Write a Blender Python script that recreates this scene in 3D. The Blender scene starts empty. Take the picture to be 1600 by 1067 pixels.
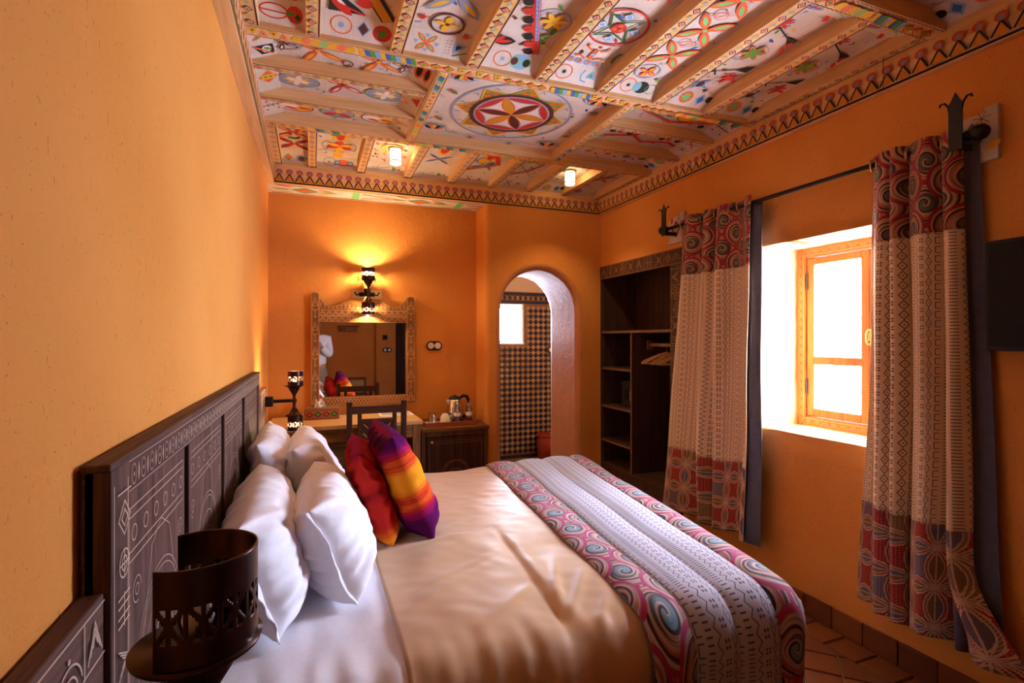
import bpy, bmesh, math, random
from mathutils import Vector, Matrix, noise
random.seed(7)
PI = math.pi
SC = bpy.context.scene
COL = SC.collection

# ------------------------------------------------------------------ camera, world, sun, exposure
H = 1.40                                    # eye height: heights below are often written as H + offset
cam_d = bpy.data.cameras.new('camera')
cam_d.sensor_width = 36.0
cam_d.lens = 36.0 * 806.0 / 1600.0
cam_d.shift_y = -3.5 / 1600.0
cam_d.clip_start = 0.02
cam = bpy.data.objects.new('camera', cam_d)
COL.objects.link(cam)
cam.location = (0, 0, H)
cam.rotation_euler = (PI / 2, 0, -math.radians(21.2))
SC.camera = cam

world = bpy.data.worlds.new('daylight')
SC.world = world
world.use_nodes = True
bg = world.node_tree.nodes['Background']
bg.inputs[0].default_value = (0.72, 0.79, 1.0, 1)
bg.inputs[1].default_value = 24.0

sun_d = bpy.data.lights.new('sun', 'SUN')
sun_d.energy = 18.0
sun_d.angle = math.radians(1.5)
sun_d.color = (1.0, 0.93, 0.82)
sun = bpy.data.objects.new('sun', sun_d)
COL.objects.link(sun)
sun.rotation_euler = Vector((-1.0, 1.75, -0.50)).to_track_quat('-Z', 'Y').to_euler()

def portal(name, loc, sx, sy, direction):
    d = bpy.data.lights.new(name, 'AREA')
    d.shape = 'RECTANGLE'; d.size = sx; d.size_y = sy
    d.cycles.is_portal = True
    o = bpy.data.objects.new(name, d)
    COL.objects.link(o)
    o.location = loc
    o.rotation_euler = Vector(direction).to_track_quat('-Z', 'Z').to_euler()
portal('window_portal', (2.79, 1.79, H + .015), .86, 1.05, (-1, 0, 0))
portal('bathroom_window_portal', (2.09, 5.80, H + .18), .46, .50, (0, -1, 0))

SC.view_settings.view_transform = 'Standard'
SC.view_settings.look = 'None'
SC.view_settings.gamma = 1.0
SC.view_settings.use_curve_mapping = False
SC.view_settings.exposure = 2.35
SC.cycles.max_bounces = 12
SC.cycles.diffuse_bounces = 7
SC.cycles.glossy_bounces = 6
SC.cycles.transparent_max_bounces = 12
SC.cycles.caustics_reflective = False
SC.cycles.caustics_refractive = False

# ------------------------------------------------------------------ materials
def lin(r, g, b):
    f = lambda c: (c / 255 / 12.92) if c / 255 <= .04045 else ((c / 255 + .055) / 1.055) ** 2.4
    return (f(r), f(g), f(b))

class E:
    """A scalar node expression: python operators become Math nodes."""
    tree = None
    def __init__(self, s): self.s = s
    @staticmethod
    def op(name, *a):
        n = E.tree.nodes.new('ShaderNodeMath'); n.operation = name
        for i, x in enumerate(a):
            if isinstance(x, E): E.tree.links.new(x.s, n.inputs[i])
            else: n.inputs[i].default_value = float(x)
        return E(n.outputs[0])
    def __add__(a, b): return E.op('ADD', a, b)
    __radd__ = __add__
    def __sub__(a, b): return E.op('SUBTRACT', a, b)
    def __rsub__(a, b): return E.op('SUBTRACT', b, a)
    def __mul__(a, b): return E.op('MULTIPLY', a, b)
    __rmul__ = __mul__
    def __truediv__(a, b): return E.op('DIVIDE', a, b)
    def __neg__(a): return E.op('MULTIPLY', a, -1)
    def __lt__(a, b): return E.op('LESS_THAN', a, b)
    def __gt__(a, b): return E.op('GREATER_THAN', a, b)
def fract(a): return E.op('FRACT', a)
def floor(a): return E.op('FLOOR', a)
def eabs(a): return E.op('ABSOLUTE', a)
def esin(a): return E.op('SINE', a)
def emin(a, b): return E.op('MINIMUM', a, b)
def emax(a, b): return E.op('MAXIMUM', a, b)
def esqrt(a): return E.op('SQRT', a)
def atan2(a, b): return E.op('ARCTAN2', a, b)
def pingpong(a, b): return E.op('PINGPONG', a, b)
def between(a, lo, hi): return (a > lo) * (a < hi)
def mixc(fac, c1, c2):
    n = E.tree.nodes.new('ShaderNodeMix'); n.data_type = 'RGBA'
    if isinstance(fac, E): E.tree.links.new(fac.s, n.inputs[0])
    else: n.inputs[0].default_value = fac
    for i, c in ((6, c1), (7, c2)):
        if isinstance(c, tuple): n.inputs[i].default_value = (*c[:3], 1)
        else: E.tree.links.new(c, n.inputs[i])
    return n.outputs[2]
def ramp(fac, stops, interp='LINEAR'):
    n = E.tree.nodes.new('ShaderNodeValToRGB'); n.color_ramp.interpolation = interp
    el = n.color_ramp.elements
    while len(el) < len(stops): el.new(0.5)
    for e, (p, c) in zip(el, stops): e.position = p; e.color = (*c[:3], 1)
    E.tree.links.new(fac.s if isinstance(fac, E) else fac, n.inputs[0])
    return n.outputs[0]
def mat(name, rough=.7, spec=.3, metal=0.0, sheen=0.0):
    m = bpy.data.materials.new(name); m.use_nodes = True
    E.tree = m.node_tree
    p = m.node_tree.nodes['Principled BSDF']
    p.inputs['Roughness'].default_value = rough
    p.inputs['Specular IOR Level'].default_value = spec
    p.inputs['Metallic'].default_value = metal
    p.inputs['Sheen Weight'].default_value = sheen
    return m, p
def setc(p, c):
    if isinstance(c, tuple): p.inputs['Base Color'].default_value = (*c[:3], 1)
    else: E.tree.links.new(c, p.inputs['Base Color'])
def coords(kind='Object', scale=(1, 1, 1), rot=(0, 0, 0)):
    t = E.tree.nodes.new('ShaderNodeTexCoord'); mp = E.tree.nodes.new('ShaderNodeMapping')
    mp.inputs['Scale'].default_value = scale; mp.inputs['Rotation'].default_value = rot
    E.tree.links.new(t.outputs[kind], mp.inputs[0]); return mp.outputs[0]
def nz(vec, scale, detail=3, rough=.55, dist=0.0):
    n = E.tree.nodes.new('ShaderNodeTexNoise')
    n.inputs['Scale'].default_value = scale; n.inputs['Detail'].default_value = detail
    n.inputs['Roughness'].default_value = rough; n.inputs['Distortion'].default_value = dist
    E.tree.links.new(vec, n.inputs['Vector']); return E(n.outputs[0])
def bump(p, h, strength=.3, dist=.01):
    n = E.tree.nodes.new('ShaderNodeBump')
    n.inputs['Strength'].default_value = strength; n.inputs['Distance'].default_value = dist
    E.tree.links.new(h.s, n.inputs['Height']); E.tree.links.new(n.outputs[0], p.inputs['Normal'])
def uv():
    n = E.tree.nodes.new('ShaderNodeUVMap'); s = E.tree.nodes.new('ShaderNodeSeparateXYZ')
    E.tree.links.new(n.outputs[0], s.inputs[0]); return E(s.outputs[0]), E(s.outputs[1])

def plaster(name, c, dark, flecks=True, rough=.92, spec=.1):
    m, p = mat(name, rough, spec)
    v = coords()
    big = nz(v, 1.3, 4); fine = nz(v, 40, 4, .7)
    col = ramp(big, [(.3, dark), (.65, c)])
    col = mixc((fine - .35) * .35, col, tuple(min(1, x * 1.12) for x in c))
    h = fine * .5 + nz(v, 9, 3) * .8
    if flecks:
        f1 = nz(coords(scale=(34, 34, 9)), 4, 1, .4); f2 = nz(coords(scale=(14, 30, 46), rot=(.7, .3, .2)), 4, 1, .4); f3 = nz(coords(scale=(70, 70, 40)), 4, 1, .4)
        mk = nz(v, 3.1, 2)
        fl = emax(emax((f1 + mk * .12) > .80, (f2 + mk * .12) > .80), ((f3 + mk * .1) > .785) * .6)
        col = mixc(fl * .5, col, tuple(x * .45 for x in dark)); h = h - fl * .35
    setc(p, col); bump(p, h, .45, .012); return m
M = {}
M['plaster'] = plaster('plaster', (.69, .288, .068), (.61, .228, .044))
M['plaster_pale'] = plaster('plaster_pale', (.72, .60, .47), (.66, .53, .40), False)
M['plaster_reveal'] = plaster('glare_paled_reveal', (.76, .43, .19), (.71, .37, .145), False)  # daylight glare put into the colour: wall plaster paled to burn out white
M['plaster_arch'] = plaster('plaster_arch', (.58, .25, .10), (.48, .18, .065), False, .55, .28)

def wood(name, c1, c2, axis, rough=.6, spec=.14, knots=False, scale=1.0):
    m, p = mat(name, rough, spec)
    sc = [22 * scale, 22 * scale, 22 * scale]; sc[axis] = 1.4 * scale
    g = nz(coords(scale=tuple(sc)), 1.6, 5, .6, .6)
    fine = [120, 120, 120]; fine[axis] = 5
    g2 = nz(coords(scale=tuple(fine)), 1.5, 2)
    col = ramp(g * .75 + g2 * .25, [(.36, c2), (.62, c1)])
    setc(p, col); bump(p, g2, .15, .003); return m
PINE1, PINE2 = (.76, .48, .23), (.60, .34, .135)
DK1, DK2 = (.075, .028, .014), (.026, .009, .005)
for i, ax in enumerate('xyz'):
    M['pine_' + ax] = wood('pine_' + ax, PINE1, PINE2, i)
    M['dark_' + ax] = wood('dark_wood_' + ax, DK1, DK2, i, .6, .12)
    M['desk_' + ax] = wood('desk_wood_' + ax, (.32, .14, .048), (.15, .06, .02), i, .6)
    M['carved_' + ax] = wood('carved_wood_' + ax, (.26, .112, .040), (.14, .055, .018), i, .6)
    M['headboard_' + ax] = wood('headboard_wood_' + ax, (.145, .074, .055), (.055, .026, .020), i, .6, .13)
M['cabinet_z'] = wood('cabinet_wood_z', (.17, .065, .022), (.075, .028, .010), 2); M['cabinet_x'] = wood('cabinet_wood_x', (.20, .08, .028), (.10, .038, .013), 0)
M['desk_top'] = wood('desk_top_wood', (.66, .42, .19), (.50, .28, .11), 0, .45)
M['window_wood'] = wood('window_wood', (.40, .165, .052), (.29, .11, .032), 2, .5)
M['wardrobe'] = wood('wardrobe_wood', (.085, .040, .024), (.045, .020, .012), 2, .5, .25)
M['tray'] = wood('tray_wood', (.36, .09, .03), (.22, .05, .015), 0, .4)

def paint_mat(name, rough=.75):
    m, p = mat(name, rough, .2)
    a = E.tree.nodes.new('ShaderNodeAttribute'); a.attribute_name = 'paint'
    n = nz(coords(), 60, 3, .7)
    n2 = E.tree.nodes.new('ShaderNodeMix'); n2.data_type = 'RGBA'; n2.blend_type = 'MULTIPLY'
    E.tree.links.new((n * .3).s, n2.inputs[0]); E.tree.links.new(a.outputs['Color'], n2.inputs[6]); n2.inputs[7].default_value = (.62, .55, .5, 1)
    setc(p, n2.outputs[2]); return m
M['paint'] = paint_mat('painted_pigment')
def panel_mat():
    m, p = mat('whitewashed_board', .8, .2)
    g = nz(coords(scale=(3, 3, 3)), 2.2, 4); g2 = nz(coords(scale=(60, 3, 3)), 2, 3)
    setc(p, ramp(g * .6 + g2 * .4, [(.35, (.52, .40, .32)), (.65, (.66, .55, .47))])); return m
M['panel'] = panel_mat()
def plain(name, c, rough=.6, spec=.3, metal=0., var=.12, scale=30, bm=0., sheen=0.):
    m, p = mat(name, rough, spec, metal, sheen)
    n = nz(coords(), scale, 3)
    setc(p, ramp(n, [(.3, tuple(x * (1 - var) for x in c)), (.7, tuple(min(1, x * (1 + var)) for x in c))]))
    if bm: bump(p, n, bm, .004)
    return m
M['iron'] = plain('wrought_iron', (.018, .014, .012), .4, .5, .6)
M['lamp_metal'] = plain('bronzed_lamp_metal', (.050, .018, .012), .30, .5, .75, .3, 14)
M['brass'] = plain('brass_ring', (.62, .42, .17), .3, .5, 1.)
M['chrome'] = plain('brushed_steel', (.66, .62, .58), .22, .5, 1.)
M['black_plastic'] = plain('black_plastic', (.015, .014, .014), .5, .2)
M['tv_screen'] = plain('dark_screen', (.008, .008, .010), .5, .15)
M['white_china'] = plain('white_china', (.72, .68, .62), .2, .5, 0, .03)
M['paper'] = plain('white_paper', (.78, .75, .70), .8, .1, 0, .04)
M['red_plastic'] = plain('red_bin', (.30, .035, .015), .4, .4)
M['blue_cap'] = plain('blue_cap', (.12, .25, .55), .4, .4)
M['blue_tile'] = plain('blue_glazed_tile', (.012, .016, .075), .18, .5, 0, .5, 6)
M['beige_tile'] = plain('beige_glazed_tile', (.42, .31, .20), .25, .5, 0, .3, 5)
M['grout'] = plain('grout', (.24, .15, .09), .9, .1)
M['white_sheet'] = plain('white_cotton', (.80, .79, .83), .85, .15, 0, .03, 60, .06, .1)
M['khaki'] = plain('khaki_cotton', (.34, .25, .16), .85, .1)
M['skin'] = plain('skin', (.45, .25, .16), .5, .3)
M['hair'] = plain('dark_hair', (.02, .013, .01), .6, .3)
M['lining'] = plain('blackout_lining', (.085, .085, .13), .45, .35)
M['hanger'] = plain('varnished_hanger_wood', (.50, .26, .09), .35, .4)
M['carve_line'] = plain('pale_carving', (.46, .33, .235), .8, .1)
M['hinge'] = plain('dark_hinge', (.05, .045, .04), .4, .5, .7)
def terracotta():
    m, p = mat('terracotta_tile', .5, .22)
    i = E.tree.nodes.new('ShaderNodeObjectInfo'); n = nz(coords(), 14, 4)
    setc(p, mixc(n * .7, ramp(E(i.outputs['Random']), [(0, (.09, .024, .008)), (.5, (.165, .046, .013)), (1, (.22, .068, .020))]), (.20, .066, .021)))
    bump(p, nz(coords(), 25, 3), .2, .004); return m
M['terracotta'] = terracotta()
def satin():
    m, p = mat('tan_satin', .42, .3, 0, .25)
    v = coords(scale=(60, 60, 60)); n = nz(v, 5, 2)
    setc(p, ramp(nz(coords(), 3, 2), [(.3, (.50, .30, .14)), (.7, (.56, .345, .17))])); bump(p, n, .05, .002); return m
M['satin'] = satin()
def emis(name, c, s):
    m = bpy.data.materials.new(name); m.use_nodes = True; t = m.node_tree; t.nodes.clear()
    e = t.nodes.new('ShaderNodeEmission'); o = t.nodes.new('ShaderNodeOutputMaterial')
    e.inputs[0].default_value = (*c, 1); e.inputs[1].default_value = s; t.links.new(e.outputs[0], o.inputs[0]); return m
M['bulb'] = emis('warm_bulb', (1, .62, .26), 5)
M['downlight'] = emis('downlight_glow', (1, .70, .36), 4)
def glassy(name, tint, refl=.08):
    m = bpy.data.materials.new(name); m.use_nodes = True; t = m.node_tree; t.nodes.clear()
    a = t.nodes.new('ShaderNodeBsdfTransparent'); g = t.nodes.new('ShaderNodeBsdfGlossy'); x = t.nodes.new('ShaderNodeMixShader'); o = t.nodes.new('ShaderNodeOutputMaterial')
    a.inputs[0].default_value = (*tint, 1); g.inputs[1].default_value = .05; x.inputs[0].default_value = refl
    t.links.new(a.outputs[0], x.inputs[1]); t.links.new(g.outputs[0], x.inputs[2]); t.links.new(x.outputs[0], o.inputs[0]); return m
M['pane'] = glassy('window_glass', (.97, .98, 1.0), .04)
M['bottle'] = glassy('clear_bottle_plastic', (.72, .72, .76), .22)
M['tumbler'] = glassy('clear_glass', (.85, .82, .8), .2)
m_, p_ = mat('mirror_silver', .015, .5, 1.0); setc(p_, (.88, .87, .85)); M['mirror'] = m_

# ---- printed textiles (UVs are metres on the cloth)
def swirl_cloth(name, s, pink, deep, cream, teal, dark, alpha_rot=False):
    m, p = mat(name, .8, .15, 0, .15)
    u, v = uv()
    wob = nz(coords('UV'), 9, 2) - .5
    def layer(ox, oy, sx, sy, R):
        a = u / (s * sx) + ox; b = v / (s * sy) + oy
        ia = floor(a); ib = floor(b)
        rnd = fract(esin(ia * 12.9898 + ib * 78.233) * 43758.5)
        dx = (fract(a) - .5 + (rnd - .5) * .12) * sx; dy = (fract(b) - .5 + (fract(rnd * 7.3) - .5) * .12) * sy
        r = esqrt(dx * dx + dy * dy) / R
        th = atan2(dy, dx) / (2 * PI)
        sp = fract(r * 2.6 - th + rnd + wob * .35)
        sp2 = fract(r * 9.0 - th * 2 + wob * .9)
        base = ramp(r + wob * .12, [(0, teal), (.30, teal), (.42, dark), (.50, cream), (.66, deep), (.80, cream), (.86, pink), (1, pink)])
        col = mixc(between(sp, .0, .22), base, dark)
        col = mixc(between(sp, .22, .42), col, cream)
        col = mixc(between(sp2, .0, .18) * .75, col, deep)
        col = mixc(r > .86, col, pink)
        col = mixc((r > .90) * between(sp2, .0, .2), col, deep)
        return r, col
    r0, c0 = layer(0, 0, 1.0, 1.0, .74)
    r1, c1 = layer(.5, .5, 1.0, 1.0, .50)
    r2, c2 = layer(0, .0, 1.0, 1.0, .46)
    col = mixc(r1 < 1.0, c0, c1)
    col = mixc(r2 < 1.0, col, c2)
    setc(p, col); bump(p, nz(coords('UV'), 500, 1), .15, .001)
    return m
M['swirl_runner'] = swirl_cloth('swirl_print_runner', .205, (.34, .016, .10), (.28, .055, .06), (.42, .32, .27), (.10, .24, .28), (.030, .016, .030))
M['swirl_curtain'] = swirl_cloth('swirl_print_curtain', .175, (.30, .018, .03), (.30, .055, .035), (.44, .27, .15), (.085, .10, .075), (.035, .02, .018))

def mud_cloth(name, cream, dark, w=.125):
    m, p = mat(name, .85, .1, 0, .1)
    u, v = uv()
    q = w / 5
    c = u / q
    idx = floor(c) - floor(floor(c) / 5) * 5
    x = fract(c) - .5
    def isidx(k): return between(idx, k - .5, k + .5)
    # 0 short rungs, 1 zigzag, 2 small triangles and dots, 3 zigzag diamonds, 4 brackets
    y0 = fract(v / .0125); rung = (eabs(x) < .34) * (y0 < .30)
    z = v / .028; zz = pingpong(z, .5) * 1.1 - .275; zig = eabs(x - zz) < .075
    ty = fract(v / .034) - .5; tri = (eabs(eabs(x) - .2) < (.16 - eabs(eabs(ty) - .16) * 1.0)) * (eabs(eabs(ty) - .16) < .11)
    dy = fract(v / .04) - .5; dia = eabs(eabs(x) * 1.0 + eabs(dy) * .75 - .33) < .055
    dot = (eabs(x) + eabs(dy)) < .09
    by = fract(v / .036) - .5; br = emax((eabs(by) < .36) * (eabs(x + .26) < .055), (eabs(eabs(by) - .33) < .045) * between(x, -.3, .26))
    mk = emax(emax(isidx(0) * rung, isidx(1) * zig), emax(isidx(2) * tri, emax(isidx(3) * emax(dia, dot), isidx(4) * br)))
    wv = nz(coords('UV'), 320, 2)
    base = mixc((wv - .3) * .5, cream, tuple(k * .8 for k in cream))
    setc(p, mixc(mk * .85, base, dark)); bump(p, wv, .25, .001)
    return m
M['mud_runner'] = mud_cloth('mud_cloth_runner', (.43, .41, .46), (.035, .03, .045), .165)
M['mud_curtain'] = mud_cloth('mud_cloth_curtain', (.70, .50, .31), (.06, .038, .03), .15)

def star_cloth(name, s=.150):
    m, p = mat(name, .85, .1, 0, .1)
    u, v = uv()
    a = u / s; b = v / s
    x = fract(a); y = fract(b)
    h = fract((floor(a) * 3 + floor(b) * 5) / 7.0)
    red, cream, brown, grey = (.27, .024, .022), (.56, .38, .26), (.20, .105, .050), (.13, .095, .13)
    ex = emin(x, 1 - x); ey = emin(y, 1 - y)
    lh = esin(x * PI) * .225 - ey; lv = esin(y * PI) * .225 - ex          # leaf shapes along the cell edges, tips at the nodes
    star = mixc(h > .58, red, mixc(h > .80, brown, grey))
    leaf = mixc(fract(h * 3.1) > .5, brown, red)
    inner = mixc(fract(h * 5.3) > .5, grey, brown)
    L = emax(lh, lv)
    c = mixc(L > 0, star, leaf)
    c = mixc(L > .08, c, inner)
    hatch = fract((x - y) * 17) < .34
    dots = (fract(x * 15) < .4) * (fract(y * 15) < .4)
    c = mixc(hatch * between(L, 0, .08) * .55, c, cream)
    c = mixc(dots * (L < -.03) * .5, c, cream)
    lines = emax(eabs(L) < .017, eabs(L - .08) < .012)
    lines = emax(lines, emin(ex, ey) < .012)
    dx = ex; dy = ey; r = esqrt(dx * dx + dy * dy); th = atan2(dy, dx) / (PI / 2)
    rays = (eabs(fract(th * 5 + .5) - .5) < .16) * (r < .34)
    lines = emax(lines, rays)
    c = mixc(lines * .9, c, cream)
    setc(p, c); bump(p, nz(coords('UV'), 400, 1), .2, .001)
    return m
M['star_hem'] = star_cloth('star_print_hem')

def stripe_cloth(name, stops):
    m, p = mat(name, .95, .05, 0, 0)
    u, v = uv()
    t = v + (nz(coords('UV', scale=(3, 60, 1)), 1, 2) - .5) * .10
    setc(p, ramp(t, stops)); bump(p, nz(coords('UV', scale=(300, 300, 1)), 1, 1), .2, .001)
    return m
PUR, MAG, RED, ORG, YEL = (.075, .004, .055), (.25, .006, .07), (.42, .018, .012), (.62, .10, .010), (.74, .26, .012)
M['stripe_purple'] = stripe_cloth('striped_purple_cushion', [(0, MAG), (.07, PUR), (.26, PUR), (.32, MAG), (.36, RED), (.39, ORG), (.42, RED), (.46, ORG), (.50, YEL), (.60, YEL), (.64, ORG), (.67, RED), (.70, ORG), (.74, RED), (.79, MAG), (.84, PUR), (.97, PUR), (1, MAG)][:18])
M['stripe_red'] = stripe_cloth('striped_red_cushion', [(0, ORG), (.10, YEL), (.16, ORG), (.24, RED), (.45, RED), (.52, (.26, .008, .012)), (.60, RED), (.85, RED), (.92, (.30, .01, .02)), (1, MAG)])

# ------------------------------------------------------------------ mesh helpers
ORG_OF = {}
def org(o): return ORG_OF.get(o.name, Vector((0, 0, 0))) if o else Vector((0, 0, 0))
def tag(o, label=None, cat=None, group=None, kind=None):
    if label: o['label'] = label
    if cat: o['category'] = cat
    if group: o['group'] = group
    if kind: o['kind'] = kind
    return o
def thing(name, label, cat, loc=(0, 0, 0), group=None):
    o = bpy.data.objects.new(name, None); o.empty_display_size = .05
    COL.objects.link(o); o.location = loc; ORG_OF[o.name] = Vector(loc)
    return tag(o, label, cat, group)
class MB:
    def __init__(s): s.v = []; s.f = []; s.c = []; s.uv = None; s.m = []
    def add(s, vs, fs, col=None, mi=0):
        n = len(s.v); s.v += [Vector(p) for p in vs]
        for f in fs: s.f.append([i + n for i in f]); s.c.append(col); s.m.append(mi)
        return s
    def box(s, lo, hi, col=None, mi=0):
        x0, y0, z0 = lo; x1, y1, z1 = hi
        return s.add([(x0, y0, z0), (x1, y0, z0), (x1, y1, z0), (x0, y1, z0), (x0, y0, z1), (x1, y0, z1), (x1, y1, z1), (x0, y1, z1)],
                     [(0, 3, 2, 1), (4, 5, 6, 7), (0, 1, 5, 4), (1, 2, 6, 5), (2, 3, 7, 6), (3, 0, 4, 7)], col, mi)
    def obox(s, c, ax, ay, az, col=None):       # oriented box: centre and half-axis vectors
        c = Vector(c); P = [c + Vector(ax) * i + Vector(ay) * j + Vector(az) * k for k in (-1, 1) for i, j in ((-1, -1), (1, -1), (1, 1), (-1, 1))]
        return s.add(P, [(0, 3, 2, 1), (4, 5, 6, 7), (0, 1, 5, 4), (1, 2, 6, 5), (2, 3, 7, 6), (3, 0, 4, 7)], col)
    def lathe(s, c, prof, n=24, a0=0, a1=2 * PI, axis='z'):
        full = abs(a1 - a0 - 2 * PI) < 1e-6; k = n if full else n + 1
        vs = []
        for r, h in prof:
            for i in range(k):
                a = a0 + (a1 - a0) * i / n
                p = (r * math.cos(a), r * math.sin(a), h)
                if axis == 'y': p = (p[0], p[2], p[1])
                if axis == 'x': p = (p[2], p[0], p[1])
                vs.append(Vector(c) + Vector(p))
        fs = []
        for j in range(len(prof) - 1):
            for i in range(n):
                i2 = (i + 1) % k if full else i + 1
                fs.append((j * k + i, j * k + i2, (j + 1) * k + i2, (j + 1) * k + i))
        return s.add(vs, fs)
    def tube(s, pts, r, n=8, caps=True):
        pts = [Vector(p) for p in pts]; rs = r if isinstance(r, (list, tuple)) else [r] * len(pts)
        vs = []; fs = []
        up = Vector((0, 0, 1))
        for i, p in enumerate(pts):
            d = (pts[min(i + 1, len(pts) - 1)] - pts[max(i - 1, 0)]).normalized()
            a = d.cross(up)
            if a.length < .05: a = d.cross(Vector((1, 0, 0)))
            a.normalize(); b = a.cross(d)
            for k in range(n):
                t = 2 * PI * k / n; vs.append(p + (a * math.cos(t) + b * math.sin(t)) * rs[i])
        for i in range(len(pts) - 1):
            for k in range(n):
                k2 = (k + 1) % n; fs.append((i * n + k, i * n + k2, (i + 1) * n + k2, (i + 1) * n + k))
        if caps: fs += [tuple(range(n - 1, -1, -1)), tuple(range((len(pts) - 1) * n, len(pts) * n))]
        return s.add(vs, fs)
    def prism(s, poly, axis, lo, hi):           # polygon in the other two axes, extruded along axis
        def P(a, b, h): return {'x': (h, a, b), 'y': (a, h, b), 'z': (a, b, h)}[axis]
        n = len(poly)
        vs = [P(a, b, lo) for a, b in poly] + [P(a, b, hi) for a, b in poly]
        return s.add(vs, [tuple(range(n)), tuple(range(2 * n - 1, n - 1, -1))] + [(i, (i + 1) % n, n + (i + 1) % n, n + i) for i in range(n)])
    def grid(s, fn, nu, nv, uvfn=None):
        n0 = len(s.v)
        vs = [Vector(fn(i / nu, j / nv)) for j in range(nv + 1) for i in range(nu + 1)]
        fs = [(j * (nu + 1) + i, j * (nu + 1) + i + 1, (j + 1) * (nu + 1) + i + 1, (j + 1) * (nu + 1) + i) for j in range(nv) for i in range(nu)]
        s.add(vs, fs)
        if uvfn:
            if s.uv is None: s.uv = {}
            for j in range(nv + 1):
                for i in range(nu + 1): s.uv[n0 + j * (nu + 1) + i] = uvfn(i / nu, j / nv)
        return s
    def build(s, name, m, parent=None, smooth=False, loc=None, bevel=0, solid=0, solid_off=-1, subsurf=0, fix=True):
        o0 = org(parent) if parent else (Vector(loc) if loc is not None else Vector((0, 0, 0)))
        me = bpy.data.meshes.new(name)
        me.from_pydata([tuple(v - o0) for v in s.v], [], s.f)
        for x in (m if isinstance(m, (list, tuple)) else [m]): me.materials.append(M[x])
        if any(s.m): me.polygons.foreach_set('material_index', s.m)
        if any(c is not None for c in s.c):
            at = me.color_attributes.new('paint', 'FLOAT_COLOR', 'CORNER'); buf = []
            for poly, c in zip(me.polygons, s.c): buf += [*(c or (1, 1, 1)), 1.0] * poly.loop_total
            at.data.foreach_set('color', buf)
        if s.uv:
            ul = me.uv_layers.new(name='UVMap'); li = [0] * len(me.loops); me.loops.foreach_get('vertex_index', li); buf = []
            for i in li: buf += s.uv[i]
            ul.data.foreach_set('uv', buf)
        if fix and not s.uv:
            b = bmesh.new(); b.from_mesh(me); bmesh.ops.recalc_face_normals(b, faces=b.faces); b.to_mesh(me); b.free()
        me.polygons.foreach_set('use_smooth', [smooth] * len(me.polygons)); me.update()
        o = bpy.data.objects.new(name, me); COL.objects.link(o)
        if parent: o.parent = parent
        else: o.location = o0
        ORG_OF[o.name] = o0
        if bevel:
            b = o.modifiers.new('bevel', 'BEVEL'); b.width = bevel; b.segments = 2; b.limit_method = 'ANGLE'; b.angle_limit = .6
        if solid:
            b = o.modifiers.new('solid', 'SOLIDIFY'); b.thickness = solid; b.offset = solid_off
        if subsurf:
            b = o.modifiers.new('sub', 'SUBSURF'); b.levels = subsurf; b.render_levels = subsurf
        return o
def box(name, lo, hi, m, parent=None, bevel=.003, **k): return MB().box(lo, hi).build(name, m, parent, bevel=bevel, **k)
def copy_tree(o, loc, rotz=None, **t):
    def cp(x, par):
        c = x.copy(); COL.objects.link(c)
        if par: c.parent = par
        for ch in x.children: cp(ch, c)
        return c
    r = cp(o, None); r.location = loc
    if rotz is not None: r.rotation_euler.z = rotz
    ORG_OF[r.name] = Vector(loc)
    return tag(r, t.get('label'), None, t.get('group'))
def smoothstep(a, b, x):
    t = min(1, max(0, (x - a) / (b - a))); return t * t * (3 - 2 * t)
def n3(x, y, z=0): return noise.noise(Vector((x, y, z)))

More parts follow.
